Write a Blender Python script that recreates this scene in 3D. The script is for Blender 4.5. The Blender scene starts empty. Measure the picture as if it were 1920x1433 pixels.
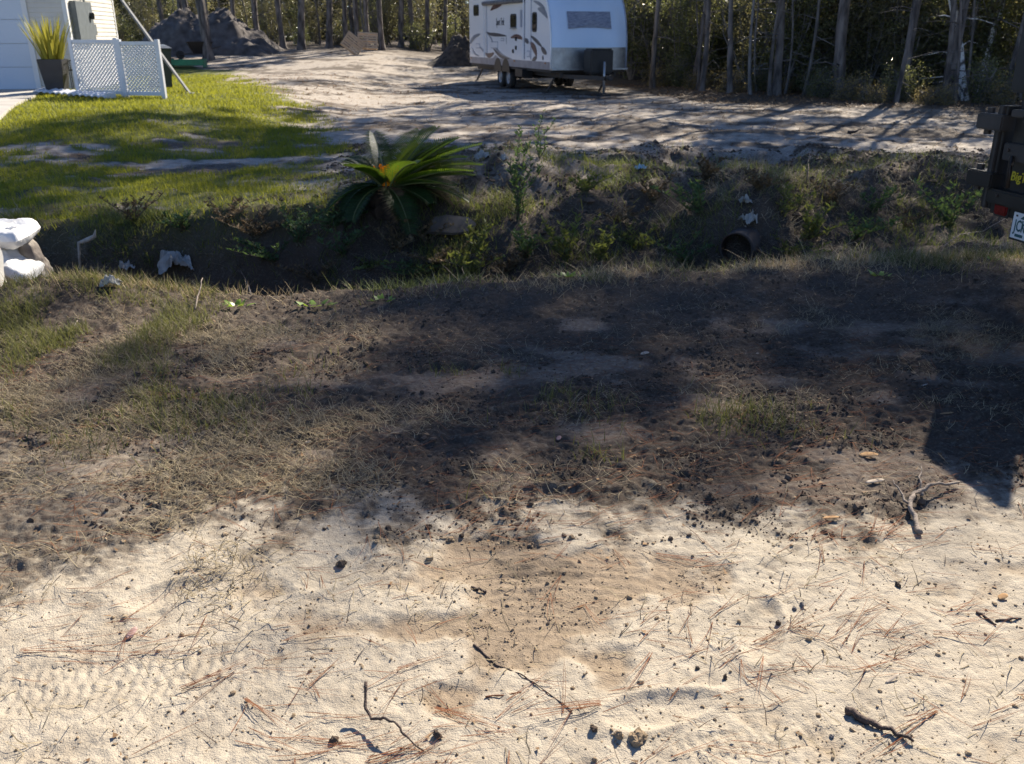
import bpy, bmesh, math, random
import numpy as np
from mathutils import Vector, Matrix

# ------------------------------------------------------------------ camera, sky, sun, exposure
S = bpy.context.scene
COL = S.collection
EYE = 1.6
PITCH = math.radians(21.4)
FPX = 1650.0                      # focal length in photo pixels (1920 wide)
camd = bpy.data.cameras.new('camera')
camd.sensor_width = 36.0
camd.lens = 36.0 * FPX / 1920.0
camd.clip_start = 0.05
camd.clip_end = 3000.0
camd.dof.use_dof = True
camd.dof.focus_distance = 3.2
camd.dof.aperture_fstop = 6.5
cam = bpy.data.objects.new('camera', camd)
COL.objects.link(cam)
cam.location = (0, 0, EYE)
cam.rotation_euler = (math.pi / 2 - PITCH, 0, 0)
S.camera = cam

SUN_AZ = math.radians(30)         # to the right of straight ahead (+Y)
SUN_EL = math.radians(36.5)
sun_dir = Vector((math.cos(SUN_EL) * math.sin(SUN_AZ), math.cos(SUN_EL) * math.cos(SUN_AZ), math.sin(SUN_EL)))
world = bpy.data.worlds.new('World')
S.world = world
world.use_nodes = True
wn = world.node_tree
sky = wn.nodes.new('ShaderNodeTexSky')
sky.sky_type = 'NISHITA'
sky.sun_disc = False
sky.sun_elevation = SUN_EL
sky.sun_rotation = SUN_AZ
sky.air_density = 1.0
sky.dust_density = 0.2
sky.ozone_density = 3.0
bg = wn.nodes['Background']
bg.inputs['Strength'].default_value = 0.060
tint = wn.nodes.new('ShaderNodeMix'); tint.data_type = 'RGBA'; tint.blend_type = 'MULTIPLY'; tint.inputs[0].default_value = 1.0
tint.inputs[7].default_value = (0.86, 0.94, 1.16, 1)
wn.links.new(sky.outputs[0], tint.inputs[6])
wn.links.new(tint.outputs[2], bg.inputs['Color'])
sund = bpy.data.lights.new('sun', 'SUN')
sund.energy = 5.0
sund.angle = math.radians(0.53)
sund.color = (1.0, 0.91, 0.77)
sun = bpy.data.objects.new('sun', sund)
COL.objects.link(sun)
sun.location = (20, 40, 40)
sun.rotation_euler = (-sun_dir).to_track_quat('-Z', 'Y').to_euler()
S.view_settings.view_transform = 'Standard'
S.view_settings.look = 'None'
S.view_settings.gamma = 1.0
S.view_settings.use_curve_mapping = False
S.view_settings.exposure = 1.22
S.cycles.max_bounces = 6
S.cycles.transparent_max_bounces = 4
S.cycles.use_denoising = True

RNG = np.random.default_rng(7)
random.seed(7)

# ------------------------------------------------------------------ numpy noise
def _h(ix, iy, seed):
    n = (ix.astype(np.int64) * 374761393 + iy.astype(np.int64) * 668265263 + seed * 974634777) & 0xFFFFFFFF
    n = ((n ^ (n >> 13)) * 1274126177) & 0xFFFFFFFF
    n = ((n ^ (n >> 15)) * 2246822519) & 0xFFFFFFFF
    return ((n ^ (n >> 16)) & 0xFFFF) / 65535.0

def vnoise(x, y, seed=0):
    """value noise in -1..1"""
    x = np.asarray(x, float); y = np.asarray(y, float)
    ix = np.floor(x); iy = np.floor(y)
    fx = x - ix; fy = y - iy
    ux = fx * fx * fx * (fx * (fx * 6 - 15) + 10); uy = fy * fy * fy * (fy * (fy * 6 - 15) + 10)
    a = _h(ix, iy, seed); b = _h(ix + 1, iy, seed); c = _h(ix, iy + 1, seed); d = _h(ix + 1, iy + 1, seed)
    return ((a * (1 - ux) + b * ux) * (1 - uy) + (c * (1 - ux) + d * ux) * uy) * 2 - 1

def fbm(x, y, seed=0, oct=3):
    s = 0; a = 1.0; t = 0
    ca, sa = 0.8, 0.6
    for o in range(oct):
        s = s + a * vnoise(x, y, seed + o * 17); t += a
        x, y = (x * ca - y * sa) * 2.03 + 3.1, (x * sa + y * ca) * 2.03 - 1.7
        a *= 0.5
    return s / t

def smooth(a, b, x):
    t = np.clip((np.asarray(x, float) - a) / (b - a), 0, 1)
    return t * t * (3 - 2 * t)

# ------------------------------------------------------------------ terrain
LIPX = [-40, -14, -3.4, 0, 1.75, 4, 14, 40]
LIPY = [4.0, 4.9, 5.6, 5.9, 6.3, 6.6, 7.6, 9.0]
def lip(x):
    return np.interp(x, LIPX, LIPY)

def gauss(x, y, cx, cy, sx, sy):
    return np.exp(-((x - cx) / sx) ** 2 - ((y - cy) / sy) ** 2)

def zbase(x, y):
    x = np.asarray(x, float); y = np.asarray(y, float)
    l = lip(x) + 0.10 * vnoise(x * 1.3, x * 0 + 4.2, 5)
    t = y - l
    dep = np.interp(x, [-14, -2.2, -0.8, 1.2, 1.9, 2.9, 14], [0.72, 0.76, 0.52, 0.44, 0.36, 0.22, 0.2])
    wv = 0.16 * vnoise(x * 0.9, y * 0.4, 8)
    lf = smooth(-0.9, -2.3, x)                                # the left part is a steep sided hole
    prof = smooth(0.0, 0.95 - 0.3 * lf, t) * (1 - smooth(1.45 + wv + 0.45 * lf, 2.95 + wv - 0.35 * lf, t))
    z = -dep * prof
    z = z + 0.05 * np.exp(-((t + 0.25) / 0.35) ** 2) * (0.5 + vnoise(x * 1.1, y * 0 + 1, 6))
    # mounds along the far bank
    z = z + 0.20 * gauss(x, y, -1.25, 9.3, 0.9, 0.7) + 0.10 * gauss(x, y, -2.5, 9.0, 0.5, 0.5)
    z = z + 0.30 * gauss(x, y, 2.55, 9.0, 0.75, 0.65) + 0.16 * gauss(x, y, 0.6, 9.9, 1.1, 0.6) + 0.42 * gauss(x, y, 2.28, 8.45, 0.42, 0.42) + 0.30 * gauss(x, y, 2.16, 8.05, 0.30, 0.24)
    z = z + 0.10 * gauss(x, y, -3.05, 5.5, 0.55, 0.35)
    churn = smooth(1.7, 2.9, t) * smooth(7.6, 5.0, t + 0.6 * vnoise(x * 0.8, y * 0.8, 9)) * smooth(-2.3, -1.0, x) * smooth(7.5, 4.5, x)
    z = z + churn * (0.10 + 0.24 * fbm(x * 0.9, y * 0.9, 13, 3) + 0.10 * np.abs(fbm(x * 2.6, y * 2.6, 14, 2)))
    # raised house pad and lawn
    z = z + 0.33 * smooth(-3.2, -7.0, x) * smooth(9.5, 18.5, y)
    # gentle rise at the back of the yard
    z = z + 0.85 * smooth(33, 52, y) + 0.4 * smooth(55, 95, y)
    z = z + 0.05 * vnoise(x * 0.45, y * 0.45, 11) * smooth(9, 14, y)
    return z

def ray(px, py):
    a = (px - 960.0) / FPX; b = (716.5 - py) / FPX
    return np.array([a, math.cos(PITCH) + b * math.sin(PITCH), -math.sin(PITCH) + b * math.cos(PITCH)])

_T = np.exp(np.linspace(math.log(1.0), math.log(140.0), 2500))
def G(px, py):
    """point of the ground that the photo shows at a pixel"""
    d = ray(px, py)
    X = d[0] * _T; Y = d[1] * _T; Z = EYE + d[2] * _T
    g = Z - zbase(X, Y)
    i = np.argmax(g < 0)
    if g[i] >= 0: i = len(_T) - 1
    f = g[i - 1] / max(g[i - 1] - g[i], 1e-9) if i else 0
    t = _T[i - 1] + (_T[i] - _T[i - 1]) * min(max(f, 0), 1)
    x, y = d[0] * t, d[1] * t
    return np.array([x, y, float(zbase(x, y))])

def on_plane(px, py, p, n):
    d = ray(px, py); o = np.array([0, 0, EYE]); p = np.array(p); n = np.array(n)
    t = np.dot(p - o, n) / np.dot(d, n)
    return o + d * t

# ---- soil masks (where each kind of soil lies)
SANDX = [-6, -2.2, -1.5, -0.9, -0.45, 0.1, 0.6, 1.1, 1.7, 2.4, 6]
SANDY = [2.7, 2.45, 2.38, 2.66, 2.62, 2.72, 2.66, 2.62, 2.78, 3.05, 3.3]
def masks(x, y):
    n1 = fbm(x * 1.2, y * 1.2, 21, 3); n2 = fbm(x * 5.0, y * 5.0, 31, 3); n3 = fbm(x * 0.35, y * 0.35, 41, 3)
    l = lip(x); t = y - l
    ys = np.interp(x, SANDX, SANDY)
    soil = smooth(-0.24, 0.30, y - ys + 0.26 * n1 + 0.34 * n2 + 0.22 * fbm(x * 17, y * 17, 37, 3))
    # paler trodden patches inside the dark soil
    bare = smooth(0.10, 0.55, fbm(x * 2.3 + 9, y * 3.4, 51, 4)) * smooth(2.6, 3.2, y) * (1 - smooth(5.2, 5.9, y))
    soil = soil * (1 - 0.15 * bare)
    # lower left: grey sand with dark litter
    soil = soil * (1 - 0.45 * smooth(-0.6, -1.5, x) * smooth(4.0, 3.0, y) * (0.5 + 0.5 * n2))
    far = smooth(2.5, 3.6, t + 0.8 * n1)                       # the yard beyond the ditch
    yard_dark = smooth(0.0, 0.6, n1 + 0.7 * n2 + 0.22 - 0.07 * np.clip(t - 3, 0, 7)
                       + 0.45 * smooth(0.5, 4, x) * smooth(14, 9, y))
    yard_dark = np.maximum(yard_dark, 0.8 * smooth(0.0, 0.40, fbm(x * 0.45, y * 1.3, 47, 4) + 0.35 * n2))
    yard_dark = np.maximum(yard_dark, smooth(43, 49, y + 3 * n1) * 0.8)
    churned = smooth(1.8, 3.0, t) * smooth(7.2, 4.8, t + 1.2 * n1) * smooth(-2.4, -1.2, x + 0.5 * n1) * smooth(9, 5.5, x)
    yard_dark = np.maximum(yard_dark, churned * (0.55 + 0.45 * smooth(-0.35, 0.15, n1 + 0.8 * n2)))
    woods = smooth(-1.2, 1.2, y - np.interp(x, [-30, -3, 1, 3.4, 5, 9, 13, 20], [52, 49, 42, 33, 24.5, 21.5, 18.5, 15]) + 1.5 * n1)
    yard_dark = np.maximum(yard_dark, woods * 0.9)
    soil = soil * (1 - far) + far * yard_dark
    xl = np.interp(y, [5, 8.4, 10, 12.5, 16, 22, 30, 36, 44], [-1.9, -1.7, -2.3, -2.9, -3.7, -5.4, -9.0, -11, -18])
    lawn = smooth(-0.5, 0.5, (xl - x) * 0.9 + 0.9 * n1 + 0.5 * n2) * smooth(2.2, 3.2, t)
    spots = smooth(0.05, 0.30, fbm(x * 1.3 + 3, y * 1.6, 61, 4) + 0.30 * gauss(x, y, -4.5, 12.4, 2.6, 1.6) - 0.22)
    lawn = lawn * (1 - spots * smooth(17.5, 14.0, y)) * (1 - 0.5 * smooth(0.1, 0.5, fbm(x * 2.1, y * 2.1, 67, 3)) * smooth(15, 11, y))
    damp = np.clip(1.1 * gauss(x, y, -0.08, 2.46, 0.26, 0.15) + 1.1 * gauss(x, y, 0.32, 2.38, 0.28, 0.16) + gauss(x, y, 0.10, 2.24, 0.16, 0.16) + 0.9 * gauss(x, y, -0.28, 2.13, 0.24, 0.06)
                   + 0.8 * gauss(x, y, 0.02, 2.04, 0.14, 0.12) + 0.85 * gauss(x, y, 0.26, 1.93, 0.07, 0.12) + 0.7 * gauss(x, y, 0.75, 1.52, 0.12, 0.07) + 0.7 * gauss(x, y, -0.13, 1.82, 0.08, 0.09), 0, 1.2)
    damp = smooth(0.22, 0.78, damp + 0.45 * n2 + 0.42 * fbm(x * 12, y * 12, 71, 4) + 0.12)
    return soil, lawn, damp, bare, n1, n2, far, woods

def _track(x, y, ax, ay, bx, by, width, pitch, depth):
    L = math.hypot(bx - ax, by - ay); ux, uy = (bx - ax) / L, (by - ay) / L
    u = (x - ax) * ux + (y - ay) * uy; v = (-(x - ax) * uy + (y - ay) * ux) / width
    inside = smooth(0.5, 0.42, np.abs(v)) * smooth(-0.05, 0.1, u) * smooth(L + 0.05, L - 0.1, u)
    tri = np.abs(((v * 3.0) % 1.0) - 0.5) * 2
    lug = smooth(0.1, 0.5, np.sin((u / pitch + tri * 0.45) * 2 * math.pi))
    fade = 0.1 + 0.9 * smooth(-0.3, 0.35, fbm(x * 4.1, y * 4.1, 77, 3))
    return inside * (0.002 + depth * lug) * fade

FOOT = []                          # shallow boot prints: (x, y, angle, scale)
def micro(x, y, soil, lawn, damp, bare, n1, n2, far):
    near = smooth(9, 5.5, y)
    sandamp = (1 - soil) * (1 - 0.65 * damp)
    z = 0.007 * fbm(x * 6, y * 6, 101, 2) * (0.5 + 0.5 * sandamp)
    z = z + sandamp * near * (0.0035 * np.abs(fbm(x * 18, y * 18, 111, 2)) * smooth(-0.2, 0.3, n1) + 0.0024 * vnoise(x * 60, y * 60, 112))
    cl = np.abs(fbm(x * 9, y * 9, 121, 3))
    z = z + soil * near * (1 - 0.7 * bare) * (0.030 * (cl - 0.3) + 0.010 * vnoise(x * 30, y * 30, 131) + 0.005 * vnoise(x * 66, y * 66, 132))
    # ruts, pits and heaps in the far yard and on the banks
    z = z + far * ((0.06 * fbm(x * 1.7, y * 1.7, 141, 4) + 0.02 * np.abs(fbm(x * 6, y * 6, 143, 2))) * smooth(34, 12, y) * (1 - 0.6 * lawn) + 0.05 * np.clip(fbm(x * 2.4, y * 2.4, 151, 3), 0, 1) * smooth(14, 9, y))
    t = y - lip(x)
    bank = smooth(-0.1, 0.4, t) * smooth(3.6, 2.6, t)
    z = z + bank * (0.15 * fbm(x * 2.2, y * 2.2, 161, 4) + 0.04 * np.abs(fbm(x * 9, y * 9, 162, 2)))
    z = z - _track(x, y, -1.75, 1.80, -0.45, 1.98, 0.20, 0.032, 0.0035)
    z = z - _track(x, y, -1.9, 1.50, -0.55, 1.63, 0.16, 0.030, 0.0028)
    z = z - _track(x, y, 0.35, 1.62, 1.75, 1.98, 0.10, 0.030, 0.005)
    # swept ridges in the damp patch
    rr = np.hypot(x - 0.12, (y - 2.02) * 1.25)
    z = z + damp * (0.0016 * np.sin(rr * 120 + 7 * n1 + 4 * n2) * smooth(-0.2, 0.4, vnoise(x * 5, y * 5, 79)) + 0.006 * np.abs(fbm(x * 12, y * 12, 81, 3)))
    z = z - damp * 0.014
    for fx, fy, fa, fs in FOOT:
        c, s_ = math.cos(fa), math.sin(fa)
        u = ((x - fx) * c + (y - fy) * s_) / (0.14 * fs); v = (-(x - fx) * s_ + (y - fy) * c) / (0.055 * fs)
        r = u * u + v * v * (1 + 0.3 * np.clip(u, -1.5, 1.5))
        z = z - 0.016 * np.exp(-r * r) + 0.008 * np.exp(-((r - 1.5) / 0.5) ** 2)
    return z

def H(x, y):
    x = np.asarray(x, float); y = np.asarray(y, float)
    so, la, da, ba, n1, n2, fa, wo = masks(x, y)
    return zbase(x, y) + micro(x, y, so, la, da, ba, n1, n2, fa)

for _p in ((640, 1065, .9), (980, 770, .3), (1030, 925, .2), (1120, 715, .35), (860, 690, .1), (1510, 690, 2.2), (1440, 640, .2),
           (1240, 1330, .3), (1430, 1180, 1.2), (330, 1110, .6), (1500, 570, .1), (760, 600, .2)):
    _g = G(_p[0], _p[1]); FOOT.append((_g[0], _g[1], _p[2], 1.0))

# ------------------------------------------------------------------ mesh helpers
def mesh_np(name, V, faces, smooth_shade=False):
    """V (n,3); faces: list of (k,m) int arrays"""
    me = bpy.data.meshes.new(name)
    V = np.ascontiguousarray(V, dtype=np.float32)
    me.vertices.add(len(V)); me.vertices.foreach_set('co', V.ravel())
    idx = np.concatenate([f.ravel() for f in faces]).astype(np.int32)
    tot = np.concatenate([np.full(len(f), f.shape[1], np.int32) for f in faces])
    start = np.concatenate([[0], np.cumsum(tot)[:-1]]).astype(np.int32)
    me.loops.add(len(idx)); me.loops.foreach_set('vertex_index', idx)
    me.polygons.add(len(tot)); me.polygons.foreach_set('loop_start', start); me.polygons.foreach_set('loop_total', tot)
    me.polygons.foreach_set('use_smooth', np.full(len(tot), smooth_shade, bool))
    me.update(calc_edges=True)
    return me

def link(name, me, m=None, parent=None):
    o = bpy.data.objects.new(name, me)
    COL.objects.link(o)
    if m is not None and me is not None and len(me.materials) == 0: me.materials.append(m)
    if parent is not None: o.parent = parent
    return o

def tag(o, label=None, cat=None, group=None, kind=None):
    if label: o['label'] = label
    if cat: o['category'] = cat
    if group: o['group'] = group
    if kind: o['kind'] = kind
    return o

def thing(name, label, cat, loc=(0, 0, 0), rz=0, group=None):
    o = bpy.data.objects.new(name, None)
    o.empty_display_size = 0.2
    COL.objects.link(o); o.location = loc; o.rotation_euler = (0, 0, rz)
    return tag(o, label, cat, group)

def copy_tree(o, parent=None, label=None):
    c = o.copy(); COL.objects.link(c)
    if parent is not None: c.parent = parent
    if label: c['label'] = label
    for ch in list(o.children): copy_tree(ch, c)
    return c

class MB:
    def __init__(s): s.v = []; s.f = []
    def add(s, vs, fs):
        o = len(s.v); s.v += [tuple(map(float, p)) for p in vs]; s.f += [tuple(i + o for i in f) for f in fs]; return s
    def box(s, x0, x1, y0, y1, z0, z1, M=None):
        vs = [(x, y, z) for z in (z0, z1) for y in (y0, y1) for x in (x0, x1)]
        if M is not None: vs = [M @ Vector(p) for p in vs]
        return s.add(vs, [(0, 2, 3, 1), (4, 5, 7, 6), (0, 1, 5, 4), (2, 6, 7, 3), (0, 4, 6, 2), (1, 3, 7, 5)])
    def beam(s, a, b, w, h):
        a = Vector(a); b = Vector(b); d = b - a
        q = d.to_track_quat('X', 'Z').to_matrix().to_4x4()
        return s.box(0, d.length, -w / 2, w / 2, -h / 2, h / 2, Matrix.Translation(a) @ q)
    def tube(s, pts, rad, n=8, cap=True):
        pts = [Vector(p) for p in pts]
        if not hasattr(rad, '__len__'): rad = [rad] * len(pts)
        vs = []; fs = []
        up = Vector((0.13, 0.31, 0.94))
        for i, p in enumerate(pts):
            d = (pts[min(i + 1, len(pts) - 1)] - pts[max(i - 1, 0)])
            if d.length < 1e-9: d = Vector((0, 0, 1))
            d.normalize()
            u = d.cross(up)
            if u.length < 0.15: u = d.cross(Vector((1, 0, 0)))
            u.normalize(); w = u.cross(d)
            for k in range(n):
                a = 2 * math.pi * k / n
                vs.append(p + (u * math.cos(a) + w * math.sin(a)) * rad[i])
        for i in range(len(pts) - 1):
            for k in range(n):
                k2 = (k + 1) % n
                fs.append((i * n + k, i * n + k2, (i + 1) * n + k2, (i + 1) * n + k))
        if cap:
            fs.append(tuple(range(n - 1, -1, -1))); fs.append(tuple((len(pts) - 1) * n + k for k in range(n)))
        return s.add(vs, fs)
    def prism(s, poly, h, M):
        """2D polygon extruded from 0 to h along local z of M"""
        n = len(poly)
        vs = [M @ Vector((p[0], p[1], 0)) for p in poly] + [M @ Vector((p[0], p[1], h)) for p in poly]
        fs = [tuple(range(n - 1, -1, -1)), tuple(range(n, 2 * n))] + [(i, (i + 1) % n, n + (i + 1) % n, n + i) for i in range(n)]
        return s.add(vs, fs)
    def build(s, name, m, parent=None, sm=False, bevel=0, seg=2):
        me = bpy.data.meshes.new(name)
        me.from_pydata(s.v, [], s.f)
        bm = bmesh.new(); bm.from_mesh(me)
        bmesh.ops.recalc_face_normals(bm, faces=bm.faces)
        if bevel:
            ed = [e for e in bm.edges if len(e.link_faces) == 2 and e.calc_face_angle(0) > 0.5]
            bmesh.ops.bevel(bm, geom=ed, offset=bevel, segments=seg, affect='EDGES', clamp_overlap=True)
        bm.to_mesh(me); bm.free()
        if sm:
            me.polygons.foreach_set('use_smooth', np.ones(len(me.polygons), bool))
        me.update()
        return link(name, me, m, parent)

def ribbons(P, L, W, az, lean, curve, seg=2, twist=None, zlift=0.0):
    """N bent tapered ribbons, one array: P (N,3), the others (N,)"""
    N = len(P)
    dirx, diry = np.cos(az), np.sin(az)
    sx, sy = -diry, dirx
    pos = np.array(P, float).copy(); pos[:, 2] += zlift
    rows = []
    for i in range(seg + 1):
        f = i / seg
        w = W * (1 - 0.75 * f) * 0.5 if i < seg else W * 0.0
        if i < seg:
            rows.append(np.stack([pos[:, 0] - sx * w, pos[:, 1] - sy * w, pos[:, 2]], 1))
            rows.append(np.stack([pos[:, 0] + sx * w, pos[:, 1] + sy * w, pos[:, 2]], 1))
        else:
            rows.append(pos.copy())
        if i < seg:
            a = lean + curve * (i + 0.5) / seg
            st = L / seg
            pos[:, 0] += np.sin(a) * dirx * st; pos[:, 1] += np.sin(a) * diry * st; pos[:, 2] += np.cos(a) * st
            if twist is not None:
                az = az + twist; dirx, diry = np.cos(az), np.sin(az); sx, sy = -diry, dirx
    V = np.stack(rows, 1)                      # N, 2*seg+1, 3
    m = 2 * seg + 1
    base = (np.arange(N) * m)[:, None]
    quads = [base + np.array([2 * i, 2 * i + 1, 2 * i + 3, 2 * i + 2]) for i in range(seg - 1)]
    tri = base + np.array([2 * seg - 2, 2 * seg - 1, 2 * seg])
    F = ([np.concatenate(quads)] if quads else []) + [tri]
    return V.reshape(-1, 3), F

def lumps(P, R, flat, tmpl_n=6, ico=True, seed=3):
    """N irregular clods"""
    rng = np.random.default_rng(seed)
    if ico:
        g = (1 + 5 ** .5) / 2
        tv = np.array([(-1, g, 0), (1, g, 0), (-1, -g, 0), (1, -g, 0), (0, -1, g), (0, 1, g), (0, -1, -g), (0, 1, -g), (g, 0, -1), (g, 0, 1), (-g, 0, -1), (-g, 0, 1)]) / 1.9
        tf = np.array([(0, 11, 5), (0, 5, 1), (0, 1, 7), (0, 7, 10), (0, 10, 11), (1, 5, 9), (5, 11, 4), (11, 10, 2), (10, 7, 6), (7, 1, 8), (3, 9, 4), (3, 4, 2), (3, 2, 6), (3, 6, 8), (3, 8, 9), (4, 9, 5), (2, 4, 11), (6, 2, 10), (8, 6, 7), (9, 8, 1)])
    else:
        tv = np.array([(1, 0, 0), (0, 1, 0), (-1, 0, 0), (0, -1, 0), (0, 0, 1), (0, 0, -1)], float)
        tf = np.array([(0, 1, 4), (1, 2, 4), (2, 3, 4), (3, 0, 4), (1, 0, 5), (2, 1, 5), (3, 2, 5), (0, 3, 5)])
    N = len(P); m = len(tv)
    T = tv[None] * (1 + 0.45 * (rng.random((N, m, 1)) - 0.5)) + 0.18 * (rng.random((N, m, 3)) - 0.5)
    sc = 0.65 + 0.8 * rng.random((N, 1, 3)); sc[:, :, 2] *= flat
    T = T * sc
    a = rng.random(N) * 6.283; c, s = np.cos(a)[:, None], np.sin(a)[:, None]
    X = T[:, :, 0] * c - T[:, :, 1] * s; Y = T[:, :, 0] * s + T[:, :, 1] * c
    V = np.stack([X, Y, T[:, :, 2]], 2) * np.asarray(R)[:, None, None] + np.asarray(P)[:, None, :]
    F = (np.arange(N) * m)[:, None, None] + tf[None]
    return V.reshape(-1, 3), [F.reshape(-1, 3)]

# ------------------------------------------------------------------ materials
MATS = {}
def nodes(name):
    m = bpy.data.materials.new(name); m.use_nodes = True
    nt = m.node_tree
    return m, nt, nt.nodes['Principled BSDF'], nt.nodes['Material Output']

def mat(name, c1, c2=None, rough=0.7, scale=8.0, bump=0.0, bscale=None, metal=0.0, spec=None, stretch=None, island=False, transl=0.0, tcol=None, coat=0.0, detail=4, contrast=(0.35, 0.65)):
    if name in MATS: return MATS[name]
    if spec is None: spec = 0.08 if island else 0.5
    m, nt, b, out = nodes(name)
    N = nt.nodes; L = nt.links
    c2 = c2 or tuple(x * 0.75 for x in c1)
    tc = N.new('ShaderNodeTexCoord'); mp = N.new('ShaderNodeMapping')
    L.new(tc.outputs['Object'], mp.inputs['Vector'])
    if stretch: mp.inputs['Scale'].default_value = stretch
    nz = N.new('ShaderNodeTexNoise'); nz.inputs['Scale'].default_value = scale; nz.inputs['Detail'].default_value = detail
    L.new(mp.outputs[0], nz.inputs['Vector'])
    rp = N.new('ShaderNodeValToRGB')
    rp.color_ramp.elements[0].position, rp.color_ramp.elements[1].position = contrast
    rp.color_ramp.elements[0].color = (*c2, 1); rp.color_ramp.elements[1].color = (*c1, 1)
    if island:
        gm = N.new('ShaderNodeNewGeometry'); mx = N.new('ShaderNodeMath'); mx.operation = 'MULTIPLY_ADD'
        L.new(gm.outputs['Random Per Island'], mx.inputs[0]); mx.inputs[1].default_value = 0.75
        ms = N.new('ShaderNodeMath'); ms.operation = 'MULTIPLY'; L.new(nz.outputs['Fac'], ms.inputs[0]); ms.inputs[1].default_value = 0.4
        L.new(ms.outputs[0], mx.inputs[2]); L.new(mx.outputs[0], rp.inputs['Fac'])
        rp.color_ramp.elements[0].position, rp.color_ramp.elements[1].position = 0.15, 0.95
    else:
        L.new(nz.outputs['Fac'], rp.inputs['Fac'])
    L.new(rp.outputs['Color'], b.inputs['Base Color'])
    b.inputs['Roughness'].default_value = rough; b.inputs['Metallic'].default_value = metal
    b.inputs['Specular IOR Level'].default_value = spec
    b.inputs['Coat Weight'].default_value = coat
    if bump:
        nb = N.new('ShaderNodeTexNoise'); nb.inputs['Scale'].default_value = bscale or scale * 4; nb.inputs['Detail'].default_value = 5
        L.new(mp.outputs[0], nb.inputs['Vector'])
        bp = N.new('ShaderNodeBump'); bp.inputs['Strength'].default_value = min(bump, 1); bp.inputs['Distance'].default_value = 0.01 if bump <= 1 else 0.01 * bump
        L.new(nb.outputs['Fac'], bp.inputs['Height']); L.new(bp.outputs[0], b.inputs['Normal'])
    if transl:
        tr = N.new('ShaderNodeBsdfTranslucent')
        if tcol:
            mc = N.new('ShaderNodeMix'); mc.data_type = 'RGBA'; mc.inputs[0].default_value = 0.6
            L.new(rp.outputs['Color'], mc.inputs[6]); mc.inputs[7].default_value = (*tcol, 1)
            L.new(mc.outputs[2], tr.inputs['Color'])
        else:
            L.new(rp.outputs['Color'], tr.inputs['Color'])
        mx2 = N.new('ShaderNodeMixShader'); mx2.inputs[0].default_value = transl
        L.new(b.outputs[0], mx2.inputs[1]); L.new(tr.outputs[0], mx2.inputs[2]); L.new(mx2.outputs[0], out.inputs['Surface'])
    MATS[name] = m
    return m

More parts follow.
